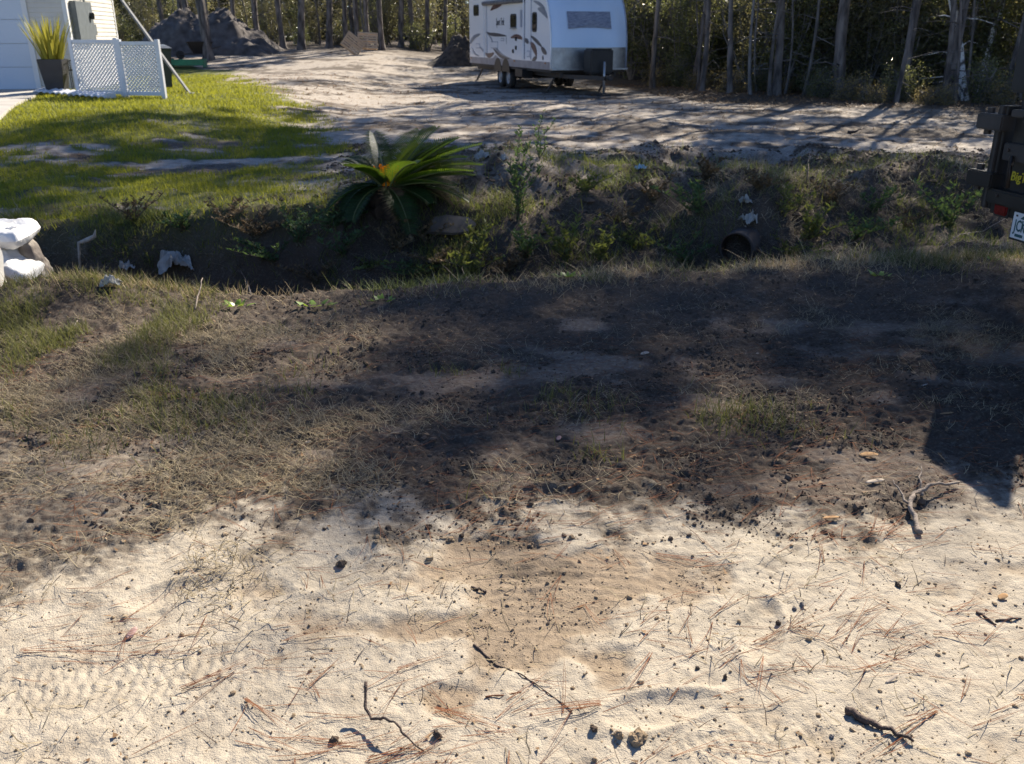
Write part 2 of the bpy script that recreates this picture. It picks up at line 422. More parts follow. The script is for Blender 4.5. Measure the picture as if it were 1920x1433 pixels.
def ground_material():
    m, nt, b, out = nodes('ground')
    N = nt.nodes; L = nt.links
    tc = N.new('ShaderNodeTexCoord')
    def noise(scale, detail=4, rough=0.55, vec=None):
        n = N.new('ShaderNodeTexNoise'); n.inputs['Scale'].default_value = scale; n.inputs['Detail'].default_value = detail; n.inputs['Roughness'].default_value = rough
        L.new(vec or tc.outputs['Object'], n.inputs['Vector']); return n.outputs['Fac']
    def ramp(fac, stops):
        r = N.new('ShaderNodeValToRGB'); e = r.color_ramp.elements
        while len(e) < len(stops): e.new(0.5)
        for i, (p, c) in enumerate(stops): e[i].position = p; e[i].color = (*c, 1)
        L.new(fac, r.inputs['Fac']); return r.outputs['Color']
    def mix(f, a, bb, mode='MIX'):
        x = N.new('ShaderNodeMix'); x.data_type = 'RGBA'; x.blend_type = mode
        if isinstance(f, float): x.inputs[0].default_value = f
        else: L.new(f, x.inputs[0])
        for s_, v in ((6, a), (7, bb)):
            if isinstance(v, tuple): x.inputs[s_].default_value = (*v, 1)
            else: L.new(v, x.inputs[s_])
        return x.outputs[2]
    def math_(op, a, bb, c=None):
        x = N.new('ShaderNodeMath'); x.operation = op; x.use_clamp = (op == 'MULTIPLY_ADD')
        for i, v in enumerate((a, bb, c)):
            if v is None: continue
            if isinstance(v, (int, float)): x.inputs[i].default_value = v
            else: L.new(v, x.inputs[i])
        return x.outputs[0]
    at = N.new('ShaderNodeAttribute'); at.attribute_name = 'zone'
    sp = N.new('ShaderNodeSeparateColor'); L.new(at.outputs['Color'], sp.inputs[0])
    at2 = N.new('ShaderNodeAttribute'); at2.attribute_name = 'zone2'
    sp2 = N.new('ShaderNodeSeparateColor'); L.new(at2.outputs['Color'], sp2.inputs[0])
    soil, lawn, damp = sp.outputs[0], sp.outputs[1], sp.outputs[2]
    far, bare, woods = sp2.outputs[0], sp2.outputs[1], sp2.outputs[2]
    nA = noise(2.2, 5); nB = noise(38, 5, 0.65); nC = noise(230, 3, 0.6); nD = noise(9, 6, 0.6)
    sand = ramp(nD, [(0.25, (0.30, 0.255, 0.195)), (0.5, (0.405, 0.35, 0.27)), (0.75, (0.475, 0.415, 0.325))])
    sand = mix(math_('MULTIPLY_ADD', nB, 1.2, -0.50), sand, (0.30, 0.25, 0.19))
    farsand = ramp(nD, [(0.3, (0.28, 0.24, 0.20)), (0.7, (0.44, 0.39, 0.33))])
    farsand = mix(math_('MULTIPLY_ADD', nB, 3.0, -1.55), farsand, (0.16, 0.12, 0.09))
    sand = mix(far, sand, farsand)
    dampc = ramp(nB, [(0.3, (0.19, 0.14, 0.092)), (0.7, (0.31, 0.236, 0.162))])
    col = mix(math_('MULTIPLY', damp, 0.9), sand, dampc)
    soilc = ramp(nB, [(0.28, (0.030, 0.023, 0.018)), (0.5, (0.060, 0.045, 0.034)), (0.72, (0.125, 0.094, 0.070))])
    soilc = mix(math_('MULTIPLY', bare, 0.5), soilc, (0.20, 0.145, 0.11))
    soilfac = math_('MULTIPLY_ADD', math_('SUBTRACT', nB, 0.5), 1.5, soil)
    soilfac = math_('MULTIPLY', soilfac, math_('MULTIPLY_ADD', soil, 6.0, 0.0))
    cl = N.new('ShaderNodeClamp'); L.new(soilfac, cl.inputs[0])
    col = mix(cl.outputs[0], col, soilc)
    lawnc = ramp(nB, [(0.3, (0.055, 0.065, 0.018)), (0.55, (0.12, 0.13, 0.03)), (0.75, (0.22, 0.20, 0.07))])
    col = mix(lawn, col, lawnc)
    # dark mineral and bark specks
    speck = ramp(nC, [(0.27, (1, 1, 1)), (0.33, (0, 0, 0))])
    vor = N.new('ShaderNodeTexVoronoi'); vor.inputs['Scale'].default_value = 120; L.new(tc.outputs['Object'], vor.inputs['Vector'])
    sv = ramp(vor.outputs['Distance'], [(0.08, (1, 1, 1)), (0.22, (0, 0, 0))])
    gate = ramp(noise(16, 4), [(0.50, (0, 0, 0)), (0.62, (1, 1, 1))])
    sv = mix(1.0, sv, gate, 'MULTIPLY')
    col = mix(math_('MULTIPLY', sv, 0.55), col, (0.07, 0.05, 0.035))
    col = mix(math_('MULTIPLY', speck, 0.35), col, (0.10, 0.075, 0.05))
    L.new(col, b.inputs['Base Color'])
    b.inputs['Roughness'].default_value = 0.92; b.inputs['Specular IOR Level'].default_value = 0.15
    hsum = math_('ADD', math_('MULTIPLY', nB, 0.7), math_('MULTIPLY', nC, 0.35))
    bp = N.new('ShaderNodeBump'); bp.inputs['Strength'].default_value = 0.95; bp.inputs['Distance'].default_value = 0.011
    L.new(hsum, bp.inputs['Height']); L.new(bp.outputs[0], b.inputs['Normal'])
    return m

# ------------------------------------------------------------------ ground sheet
def build_ground():
    ys = [0.2]
    # rows: fine near the road, coarser with distance
    while ys[-1] < 260:
        y = ys[-1]
        if y < 1.15: d = 0.05
        elif y < 3.4: d = 0.0085
        elif y < 7: d = 0.0085 + (y - 3.4) * 0.006
        elif y < 14: d = 0.030 + (y - 7) * 0.007
        else: d = 0.08 + (y - 14) * 0.014
        ys.append(y + d)
    ys = np.array([-30, -14, -6, -2.5, -0.8] + ys)
    u = np.linspace(-1, 1, 460)
    uo = 1 + np.cumsum(np.linspace(0.006, 0.5, 30))
    u = np.concatenate([-uo[::-1], u, uo])
    w = np.maximum(1.3, 0.62 * (ys * 0.931 + 0.6))
    X = w[:, None] * u[None, :]; Y = np.repeat(ys[:, None], len(u), 1)
    sh = X.shape
    x = X.ravel(); y = Y.ravel()
    so, la, da, ba, n1, n2, fa, wo = masks(x, y)
    z = zbase(x, y) + micro(x, y, so, la, da, ba, n1, n2, fa)
    V = np.stack([x, y, z], 1)
    i = np.arange(sh[0] * sh[1]).reshape(sh)
    F = np.stack([i[:-1, :-1], i[:-1, 1:], i[1:, 1:], i[1:, :-1]], -1).reshape(-1, 4)
    me = mesh_np('ground', V, [F], True)
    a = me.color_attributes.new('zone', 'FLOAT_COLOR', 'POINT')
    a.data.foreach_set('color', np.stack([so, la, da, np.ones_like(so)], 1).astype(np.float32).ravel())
    a = me.color_attributes.new('zone2', 'FLOAT_COLOR', 'POINT')
    a.data.foreach_set('color', np.stack([fa, ba, wo, np.ones_like(so)], 1).astype(np.float32).ravel())
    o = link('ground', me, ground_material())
    tag(o, 'sandy yard and dirt road shoulder with dark topsoil and a drainage ditch', 'ground', kind='structure')
    return len(V)
NG = build_ground()
print('ground verts', NG)
# ------------------------------------------------------------------ travel trailer
def V3(p): return Vector((float(p[0]), float(p[1]), float(p[2])))
RV_A = math.radians(18.8)
RV_O = np.array([1.14, 27.6, 0.0])
RV_O[2] = float(zbase(RV_O[0], RV_O[1]))
rv_u = np.array([math.cos(RV_A), math.sin(RV_A), 0.0])      # local +x : across the front
rv_v = np.array([-math.sin(RV_A), math.cos(RV_A), 0.0])     # local +y : towards the rear
def rv_side(px, py):
    p = on_plane(px, py, RV_O, rv_u) - RV_O
    return float(np.dot(p, rv_v)), float(p[2])
def rv_front(px, py):
    p = on_plane(px, py, RV_O, rv_v) - RV_O
    return float(np.dot(p, rv_u)), float(p[2])

m_fibre = mat('trailer gelcoat', (0.86, 0.87, 0.88), (0.80, 0.81, 0.83), rough=0.22, scale=1.5, spec=0.5, coat=0.3, contrast=(0.2, 0.8))
m_cap = mat('trailer front cap', (0.62, 0.74, 0.88), (0.56, 0.69, 0.85), rough=0.10, scale=1.2, coat=0.6)  # blue of the reflected sky put into the cap colour
m_plate = mat('checker plate', (0.42, 0.43, 0.44), (0.30, 0.31, 0.32), rough=0.32, scale=6, metal=0.85, bump=0.4, bscale=90)
m_skirt = mat('trailer skirt', (0.40, 0.37, 0.37), (0.31, 0.28, 0.28), rough=0.5, scale=3, metal=0.2)
m_black = mat('black plastic', (0.012, 0.012, 0.014), (0.007, 0.007, 0.008), rough=0.45, scale=5)
m_steel = mat('dark chassis steel', (0.03, 0.03, 0.03), (0.05, 0.035, 0.025), rough=0.6, scale=9)
m_glass = mat('dark tinted glass', (0.012, 0.013, 0.014), (0.01, 0.01, 0.01), rough=0.05, scale=2, spec=0.7)
m_rubber = mat('tyre rubber', (0.022, 0.021, 0.020), (0.045, 0.040, 0.034), rough=0.85, scale=14, bump=0.3)
m_rim = mat('wheel rim', (0.45, 0.45, 0.46), (0.30, 0.30, 0.31), rough=0.4, scale=5, metal=0.6)
m_seam = mat('grey seam trim', (0.30, 0.34, 0.42), (0.24, 0.27, 0.34), rough=0.4)
m_sw_dark = mat('dark grey graphic', (0.055, 0.06, 0.075), (0.08, 0.085, 0.10), rough=0.3)
m_sw_brown = mat('maroon graphic', (0.085, 0.040, 0.045), (0.12, 0.06, 0.06), rough=0.3)
m_sw_grey = mat('silver grey graphic', (0.26, 0.28, 0.32), (0.20, 0.22, 0.26), rough=0.3)
m_cover = mat('quilted window cover', (0.30, 0.33, 0.40), (0.16, 0.18, 0.25), rough=0.6, scale=7, stretch=(1, 1, 5), bump=0.6, bscale=14)
m_galv = mat('galvanised steel', (0.42, 0.43, 0.44), (0.33, 0.34, 0.35), rough=0.4, scale=20, metal=0.7)
m_awning = mat('awning roll', (0.16, 0.16, 0.17), (0.09, 0.09, 0.10), rough=0.7, scale=4)

rv = thing('travel_trailer', 'white travel trailer with swirl graphics and reflected sky tinted into its front parked at the wood edge', 'trailer', tuple(RV_O), RV_A)
RVL, RVW = 8.5, 2.44
prof = [(0.0, 0.72), (0.0, 1.32), (0.03, 1.65), (0.12, 2.05), (0.27, 2.42), (0.48, 2.72), (0.78, 2.95), (1.15, 3.06), (2.2, 3.10), (7.2, 3.08), (RVL - 0.12, 3.04), (RVL, 2.92), (RVL, 0.86), (RVL - 0.3, 0.72)]
# body shell (side walls, roof, rear)
mb = MB()
n = len(prof)
for x in (0.0, RVW): mb.add([(x, p[0], p[1]) for p in prof], [tuple(range(n))])
o0 = 0
fs = []
for i in range(n):
    j = (i + 1) % n
    if 0 <= i < 7: continue                       # the front cap closes this
    mb.f.append((i, j, n + j, n + i))
body = mb.build('body', m_fibre, rv, bevel=0)
# front cap: curved sheet, slightly crowned
cap = []; cf = []
NX = 12
for i in range(8):
    for k in range(NX + 1):
        f = k / NX
        crown = 0.10 * (1 - (2 * f - 1) ** 8)
        cap.append((RVW * f, prof[i][0] - crown, prof[i][1]))
for i in range(7):
    for k in range(NX):
        a = i * (NX + 1) + k; cf.append((a, a + 1, a + NX + 2, a + NX + 1))
fc = MB().add(cap[NX + 1:], [tuple(q - (NX + 1) for q in f) for f in cf if f[0] >= NX + 1]).build('front_cap', m_cap, rv, sm=True)
pl = MB().add([(p[0], p[1] - 0.004, p[2]) for p in cap[:2 * (NX + 1)]], [f for f in cf if f[0] < NX + 1]).build('stone_guard', m_plate, rv, sm=True)
MB().box(-0.01, RVW + 0.01, -0.125, 0.02, 0.69, 0.735).build('bottom_rail', m_galv, rv)
# aluminium corner trims
for x in (0.0, RVW):
    MB().tube([(x, p[0] - 0.005, p[1]) for p in prof[:8]], 0.028, 8).build('corner_trim', m_seam if x else m_fibre, rv, sm=True)
MB().tube([(0.0, p[0], p[1] - 0.0) for p in prof[7:11]], 0.022, 6).build('roof_trim', m_galv, rv, sm=True)
# grey skirt along the left side and its underside
MB().box(-0.014, -0.002, 0.02, RVL - 0.05, 0.70, 0.92).build('skirt', m_skirt, rv)
MB().box(0.03, RVW - 0.03, 0.03, RVL - 0.1, 0.62, 0.70).build('floor_pan', m_steel, rv)
# front window with its quilted cover
fx0, fz0 = rv_front(1064, 54); fx1, fz1 = rv_front(1146, 22)
def cap_y(z): return float(np.interp(z, [p[1] for p in prof[:8]], [p[0] for p in prof[:8]])) - 0.10
gw = MB()
vv = []; ff = []
for i in range(9):
    for k in range(15):
        f, g = k / 14, i / 8
        sag = 0.09 * math.sin(math.pi * f) ** 2 * (1 - g) ** 2
        z = fz0 + (fz1 - fz0) * g + sag; x = fx0 + (fx1 - fx0) * f
        vv.append((x, cap_y(z) - 0.035 - 0.012 * math.sin(9 * f + 4 * g) - 0.01 * math.sin(21 * g), z))
for i in range(8):
    for k in range(14):
        a = i * 15 + k; ff.append((a, a + 1, a + 16, a + 15))
gw.add(vv, ff); wc = gw.build('window_cover', m_cover, rv, sm=True); wc['label'] = 'sagging grey quilted cover on the front window'
vv2 = []
for i in range(9):
    for k in range(15):
        z = fz0 + 0.02 + (fz1 - fz0 - 0.05) * i / 8; vv2.append((fx0 + 0.03 + (fx1 - fx0 - 0.06) * k / 14, cap_y(z) - 0.004, z))
MB().add(vv2, ff).build('front_window', m_seam, rv, sm=True)
# side windows, door, seams
def side_rect(x0, y0, x1, y1):
    a = rv_side(x0, y1); b2 = rv_side(x1, y0)
    return min(a[0], b2[0]), max(a[0], b2[0]), a[1], b2[1]
def sx(zx): return 870 + zx / 11.02
def sy(zy): return zy / 11.02
def window(zx0, zy0, zx1, zy1, r=0.10):
    y0, y1, z0, z1 = side_rect(sx(zx0), sy(zy0), sx(zx1), sy(zy1))
    w = MB()
    def rr(y0, y1, z0, z1, r):
        pts = []
        for cx, cz, a0 in ((y1 - r, z1 - r, 0), (y0 + r, z1 - r, 90), (y0 + r, z0 + r, 180), (y1 - r, z0 + r, 270)):
            for k in range(5):
                a = math.radians(a0 + k * 22.5); pts.append((cx + r * math.cos(a), cz + r * math.sin(a)))
        return pts
    Mx = Matrix(((0, 0, -1, 0), (1, 0, 0, 0), (0, 1, 0, 0), (0, 0, 0, 1)))
    r = min(r, (y1 - y0) * 0.45, (z1 - z0) * 0.45)
    w.prism(rr(y0, y1, z0, z1, r), 0.022, Mx)
    wo = w.build('window', m_black, rv)
    MB().prism(rr(y0 + .05, y1 - .05, z0 + .05, z1 - .05, r * 0.8), 0.026, Mx).build('pane', m_glass, wo)
    return y0, y1, z0, z1
window(205, 100, 305, 335)
wy = window(965, 285, 1090, 590)
window(1415, 250, 1510, 665)
y0, y1, z0, z1 = side_rect(sx(1170), sy(205), sx(1215), sy(565))
MB().box(-0.02, -0.001, y0, y1, z0, z1).build('door_window', m_seam, rv)
# entry door outline and vertical seams
for zx in (462, 1250, 1385):
    y0, _, z0, z1 = side_rect(sx(zx), sy(110), sx(zx + 12), sy(1160))
    MB().box(-0.012, -0.001, y0, y0 + 0.045, 0.95, 2.78).build('seam_strip', m_seam, rv)
yd0, yd1, zd0, zd1 = side_rect(sx(880), sy(640), sx(1250), sy(1250))
MB().box(-0.008, -0.001, yd0, yd1, 0.96, 2.72).build('door', m_fibre, rv, bevel=0.004)
for zx, zy in ((1085, 990), (1025, 1060), (1085, 805)):
    a = rv_side(sx(zx), sy(zy))
    MB().box(-0.045, -0.001, a[0] - 0.05, a[0] + 0.05, a[1] - 0.06, a[1] + 0.06).build('latch', m_black, rv, bevel=0.01)
a = rv_side(sx(1050), sy(585))
MB().box(-0.10, -0.001, a[0] - 0.25, a[0] + 0.25, a[1] - 0.02, a[1] + 0.02).build('grab_handle', m_galv, rv, bevel=0.01)
# access hatches, vents and lamps on the side wall
for zx0, zy0, zx1, zy1 in ((560, 860, 700, 1000), (250, 900, 330, 1000), (1300, 1050, 1360, 1180), (760, 790, 830, 850)):
    y0, y1, z0, z1 = side_rect(sx(zx0), sy(zy0), sx(zx1), sy(zy1))
    h_ = MB().box(-0.006, -0.001, y0, y1, z0, z1).build('hatch', m_seam, rv)
    MB().box(-0.012, -0.006, y0 + 0.025, y1 - 0.025, z0 + 0.025, z1 - 0.025).build('hatch_door', m_fibre, h_, bevel=0.003)
for yy in (0.35, 3.2, RVL - 0.3):
    MB().box(-0.03, -0.014, yy, yy + 0.10, 0.86, 0.90).build('marker_lamp', mat('amber lens', (0.5, 0.18, 0.02), rough=0.3), rv)
MB().tube([(0.5, 2.2, 0.40), (0.5, 4.0, 0.38), (0.55, 5.2, 0.45)], 0.04, 8).build('waste_pipe', m_black, rv, sm=True)
MB().box(0.6, 1.8, 1.2, 3.0, 0.46, 0.62).build('holding_tank', m_black, rv, bevel=0.03)
# rolled awning along the roof edge
aa = rv_side(sx(440), sy(80)); ab = rv_side(sx(1260), sy(5))
MB().tube([(-0.075, aa[0], aa[1]), (-0.075, ab[0], ab[1])], 0.07, 12).build('awning_roll', m_awning, rv, sm=True)
for yy in (aa[0], ab[0]):
    MB().beam((-0.06, yy, 0.95), (-0.06, yy, aa[1]), 0.035, 0.03).build('awning_arm', m_fibre, rv)
# swooping graphics on the side wall
SWO = [0.0]
def swoosh(pts, w, m):
    """pts in the enlarged side view; tapered strip proud of the wall"""
    P = [rv_side(sx(p[0]), sy(p[1])) for p in pts]
    # smooth the path
    Q = []
    for i in range(len(P) - 1):
        p0 = P[max(i - 1, 0)]; p1 = P[i]; p2 = P[i + 1]; p3 = P[min(i + 2, len(P) - 1)]
        for k in range(6):
            t = k / 6
            Q.append(tuple(0.5 * ((2 * p1[c]) + (-p0[c] + p2[c]) * t + (2 * p0[c] - 5 * p1[c] + 4 * p2[c] - p3[c]) * t * t + (-p0[c] + 3 * p1[c] - 3 * p2[c] + p3[c]) * t ** 3) for c in (0, 1)))
    Q.append(P[-1])
    s = MB(); vs = []; N = len(Q)
    SWO[0] = (SWO[0] + 0.0004) % 0.003
    dx = -0.010 - SWO[0]
    for i, q in enumerate(Q):
        a = Q[min(i + 1, N - 1)]; b = Q[max(i - 1, 0)]
        tx, tz = a[0] - b[0], a[1] - b[1]; l = math.hypot(tx, tz) or 1
        f = i / (N - 1); ww = w * (math.sin(math.pi * min(max(f, 0.02), 0.98)) ** 0.7) * 0.5 + 0.004
        for sgn in (-1, 1): vs.append((dx, q[0] - tz / l * ww * sgn, q[1] + tx / l * ww * sgn))
    k = len(vs)
    vs += [(-0.002, p[1], p[2]) for p in vs]
    fs = [(2 * i, 2 * i + 1, 2 * i + 3, 2 * i + 2) for i in range(N - 1)]
    for i in range(N - 1):
        fs += [(2 * i, 2 * i + 2, k + 2 * i + 2, k + 2 * i), (2 * i + 1, k + 2 * i + 1, k + 2 * i + 3, 2 * i + 3)]
    s.add(vs, fs)
    return s.build('graphic_stripe', m, rv)
swoosh([(970, 780), (1060, 755), (1150, 770), (1240, 815)], 0.13, m_sw_brown)
swoosh([(1250, 815), (1300, 850), (1340, 885)], 0.14, m_sw_dark)
swoosh([(1370, 890), (1430, 960), (1480, 1060), (1500, 1170)], 0.22, m_sw_brown)
swoosh([(1510, 1180), (1460, 1220), (1410, 1265)], 0.13, m_sw_dark)
swoosh([(1385, 745), (1470, 820), (1540, 890), (1610, 965)], 0.11, m_sw_dark)
swoosh([(1600, 990), (1650, 1050), (1710, 1115)], 0.16, m_sw_dark)
swoosh([(1632, 1150), (1632, 1200), (1630, 1245)], 0.09, m_sw_dark)
swoosh([(460, 665), (540, 705), (640, 718), (740, 728), (880, 745)], 0.11, m_sw_dark)
swoosh([(878, 735), (880, 820), (882, 920)], 0.06, m_sw_grey)
swoosh([(480, 690), (560, 790), (600, 900), (690, 1030), (800, 1140), (990, 1222)], 0.08, m_sw_grey)
swoosh([(610, 1010), (690, 1100), (790, 1180), (950, 1220)], 0.10, m_sw_dark)
swoosh([(445, 1105), (500, 1145), (560, 1140), (625, 1095)], 0.15, m_sw_brown)
swoosh([(340, 705), (230, 760), (160, 840), (125, 910)], 0.14, m_sw_grey)
swoosh([(180, 1000), (200, 1070), (250, 1130), (320, 1155)], 0.06, m_sw_grey)
swoosh([(330, 970), (380, 1030), (440, 1090)], 0.06, m_sw_grey)
swoosh([(550, 215), (620, 150), (700, 115), (780, 95)], 0.16, m_sw_brown)
swoosh([(1440, 20), (1540, 70), (1620, 130), (1680, 190)], 0.10, m_sw_grey)
swoosh([(1530, 180), (1610, 215), (1680, 280), (1730, 380)], 0.16, m_sw_grey)
a = rv_side(sx(570), sy(1225)); b2 = rv_side(sx(650), sy(1140)); c2 = rv_side(sx(760), sy(1228))
Mx = Matrix(((0, 0, -1, 0), (1, 0, 0, 0), (0, 1, 0, 0), (0, 0, 0, 1)))
MB().prism([a, b2, c2], 0.009, Mx).build('graphic_triangle', m_sw_grey, rv)
def text_obj(name, body, size, loc, rot, m, parent, ext=0.002, shear=0.0, sx_=1.0, bold=0.0):
    c = bpy.data.curves.new(name, 'FONT'); c.body = body; c.size = size; c.extrude = ext; c.shear = shear; c.offset = bold
    c.align_x = 'LEFT'; c.resolution_u = 2
    t = bpy.data.objects.new(name, c); COL.objects.link(t)
    dg = bpy.context.evaluated_depsgraph_get()
    me = bpy.data.meshes.new_from_object(t.evaluated_get(dg))
    bpy.data.objects.remove(t)
    me.materials.clear()
    o = link(name, me, m, parent)
    o.location = loc; o.rotation_euler = rot; o.scale = (sx_, 1, 1)
    return o
a = rv_side(sx(665), sy(530))
text_obj('lettering', 'Sport Trek', 0.34, (-0.006, a[0], a[1]), (math.pi / 2, 0, -math.pi / 2), m_sw_dark, rv, 0.004, 0.15, 0.58, 0.0)
# running gear
def wheel(parent, x, y, r=0.34, w=0.20, name='wheel', zc=None, side=-1):
    zc = r if zc is None else zc
    pr = [(-w / 2, r * 0.62), (-w / 2, r * 0.90), (-w * 0.38, r), (w * 0.38, r), (w / 2, r * 0.90), (w / 2, r * 0.62)]
    ns = 24; vs = []; fs = []
    for k in range(ns):
        a = 2 * math.pi * k / ns
        for p in pr: vs.append((x + p[0], y + p[1] * math.cos(a), zc + p[1] * math.sin(a)))
    q = len(pr)
    for k in range(ns):
        k2 = (k + 1) % ns
        for i in range(q - 1): fs.append((k * q + i, k2 * q + i, k2 * q + i + 1, k * q + i + 1))
    ty = MB().add(vs, fs).build(name, m_rubber, parent, sm=True)
    vs = []; fs = []
    rp = [(side * w * 0.40, 0.03), (side * w * 0.52, r * 0.18), (side * w * 0.30, r * 0.30), (side * w * 0.36, r * 0.58), (side * w * 0.5, r * 0.635), (0, r * 0.63), (-side * w * 0.45, r * 0.62)]
    for k in range(ns):
        a = 2 * math.pi * k / ns
        for p in rp: vs.append((x + p[0], y + p[1] * math.cos(a), zc + p[1] * math.sin(a)))
    q = len(rp)
    for k in range(ns):
        k2 = (k + 1) % ns
        for i in range(q - 1): fs.append((k * q + i, k2 * q + i, k2 * q + i + 1, k * q + i + 1))
    fs.append(tuple(k * q for k in range(ns)))
    MB().add(vs, fs).build('rim', m_rim, ty, sm=True)
    return ty
wy0 = rv_side(949, 145)[0]; wy1 = wy0 + 0.86
for yy in (wy0, wy1):
    wheel(rv, 0.17, yy, side=-1); wheel(rv, RVW - 0.17, yy, side=1)
    MB().tube([(0.2, yy, 0.34), (RVW - 0.2, yy, 0.34)], 0.045, 8).build('axle', m_steel, rv)
    vs = [(yy + 0.42 * math.cos(math.radians(t)), 0.52 + 0.42 * math.sin(math.radians(t))) for t in range(0, 181, 15)]
    MB().prism(vs, 0.02, Matrix(((0, 0, -1, 0), (1, 0, 0, 0), (0, 1, 0, 0), (0, 0, 0, 1)))).build('wheel_arch', m_black, rv)
for x in (0.35, RVW - 0.35):
    MB().box(x - 0.04, x + 0.04, 0.0, RVL, 0.48, 0.62).build('chassis_rail', m_steel, rv)
hx, hz = rv_front(1124, 140)
for x in (0.35, RVW - 0.35):
    MB().beam((x, 0.15, 0.52), (RVW / 2 + (0.06 if x > 1 else -0.06), -1.35, 0.50), 0.06, 0.11).build('tongue_beam', m_steel, rv)
MB().box(RVW / 2 - 0.36, RVW / 2 + 0.36, -0.98, -0.42, 0.60, 1.30).build('propane_cover', m_black, rv, bevel=0.05, seg=3)
MB().tube([(RVW / 2, -1.15, 0.05), (RVW / 2, -1.15, 0.95)], 0.035, 10).build('tongue_jack', m_galv, rv, sm=True)
MB().box(RVW / 2 - 0.16, RVW / 2 + 0.16, -1.3, -1.0, 0.0, 0.06).build('jack_foot', m_steel, rv)
MB().tube([(RVW / 2, -1.3, 0.52), (RVW / 2, -1.6, 0.52)], [0.06, 0.07], 10).build('coupler', m_steel, rv)
ry = rv_side(918, 150)[0]
for x in (0.35, RVW - 0.35):
    for yy, dy in ((RVL - 0.5, 0.35), (0.5, 0.3)):
        MB().beam((x, yy, 0.5), (x - 0.15, yy + dy, 0.03), 0.05, 0.05).build('stabiliser_leg', m_steel, rv)
        MB().box(x - 0.27, x - 0.03, yy + dy - 0.12, yy + dy + 0.12, -0.01, 0.03).build('stabiliser_foot', m_steel, rv)
a = rv_side(979, 122)
MB().box(-0.12, 0.25, a[0] - 0.35, a[0] + 0.35, 0.42, 0.66).build('entry_step', m_black, rv, bevel=0.01)

# ------------------------------------------------------------------ house corner with garage door
HA = math.radians(8.7)
HO = np.array([-10.72, 22.95, 0.0]); HO[2] = float(zbase(HO[0], HO[1])) + 0.01
m_siding = mat('cream vinyl siding', (0.62, 0.59, 0.53), (0.55, 0.52, 0.47), rough=0.55, scale=2.5)
m_gdoor = mat('white garage door', (0.60, 0.66, 0.74), (0.56, 0.62, 0.70), rough=0.45, scale=1.0)
m_trim = mat('white trim', (0.74, 0.74, 0.74), (0.68, 0.68, 0.68), rough=0.5, scale=3)
m_roof = mat('grey shingle', (0.10, 0.095, 0.09), (0.06, 0.057, 0.055), rough=0.9, scale=12, bump=0.6)
m_conc = mat('concrete', (0.46, 0.43, 0.38), (0.37, 0.34, 0.30), rough=0.85, scale=1.8, bump=0.25, bscale=60)
m_meter = mat('meter box grey', (0.13, 0.15, 0.16), (0.10, 0.115, 0.125), rough=0.5, scale=8)
house = thing('house', 'cream vinyl sided house corner with pale garage door beside the lawn', 'house', tuple(HO), HA)
def lap_wall(name, length, height, M, lap=0.105):
    k = int(height / lap); vs = []; fs = []
    for i in range(k):
        z = i * lap
        for (o, zz) in ((0.018, z), (0.004, z + lap - 0.004)):
            vs += [(0, -o, zz), (length, -o, zz)]
    vs = [M @ Vector(v) for v in vs]
    for i in range(2 * k - 1): fs.append((2 * i, 2 * i + 1, 2 * i + 3, 2 * i + 2))
    return MB().add(vs, fs).build(name, m_siding, house)
HD, HW, HH = 4.3, 8.6, 2.75
# side wall facing right (local +X)
lap_wall('side_wall', HD, HH, Matrix.Rotation(math.pi / 2, 4, 'Z'))
lap_wall('front_wall', 0.86, HH, Matrix.Translation((-0.86, 0, 0)))
MB().box(-HW, -0.03, 0.06, HD - 0.02, -0.05, HH).build('wall_core', m_siding, house)
MB().box(-0.07, 0.03, -0.035, 0.07, 0, HH).build('corner_post', m_trim, house, bevel=0.004)
MB().box(-0.07, 0.03, HD - 0.05, HD + 0.04, 0, HH).build('corner_post', m_trim, house, bevel=0.004)
MB().box(-0.98, -0.86, -0.05, 0.05, 0, HH).build('garage_trim', m_trim, house, bevel=0.004)
gd = MB()
for i in range(4):
    gd.box(-5.9, -0.98, -0.012, 0.055, 0.02 + i * 0.535, 0.02 + i * 0.535 + 0.528)
gdo = gd.build('garage_door', m_gdoor, house, bevel=0.006)
MB().box(-5.9, -0.98, -0.02, 0.05, 0.0, 0.035).build('weather_seal', m_black, gdo)
MB().box(-5.98, -0.86, -0.04, 0.05, 2.17, HH).build('door_header', m_siding, house)
MB().box(-HW, -5.9, -0.03, 0.05, 0.0, HH).build('front_wall', m_siding, house)
rf = MB()
rf.add([(-HW - 0.3, -0.45, HH - 0.05), (0.35, -0.45, HH - 0.05), (0.35, HD + 0.45, HH - 0.05), (-HW - 0.3, HD + 0.45, HH - 0.05), (-HW - 0.3, HD / 2, HH + 1.0), (0.35, HD / 2, HH + 1.0),
        (-HW - 0.3, -0.45, HH + 0.06), (0.35, -0.45, HH + 0.06), (0.35, HD + 0.45, HH + 0.06), (-HW - 0.3, HD + 0.45, HH + 0.06)],
       [(0, 1, 2, 3), (0, 1, 7, 6), (2, 3, 9, 8), (6, 7, 5, 4), (8, 9, 4, 5), (1, 2, 8, 5, 7), (3, 0, 6, 4, 9)])
rf.build('roof', m_roof, house)
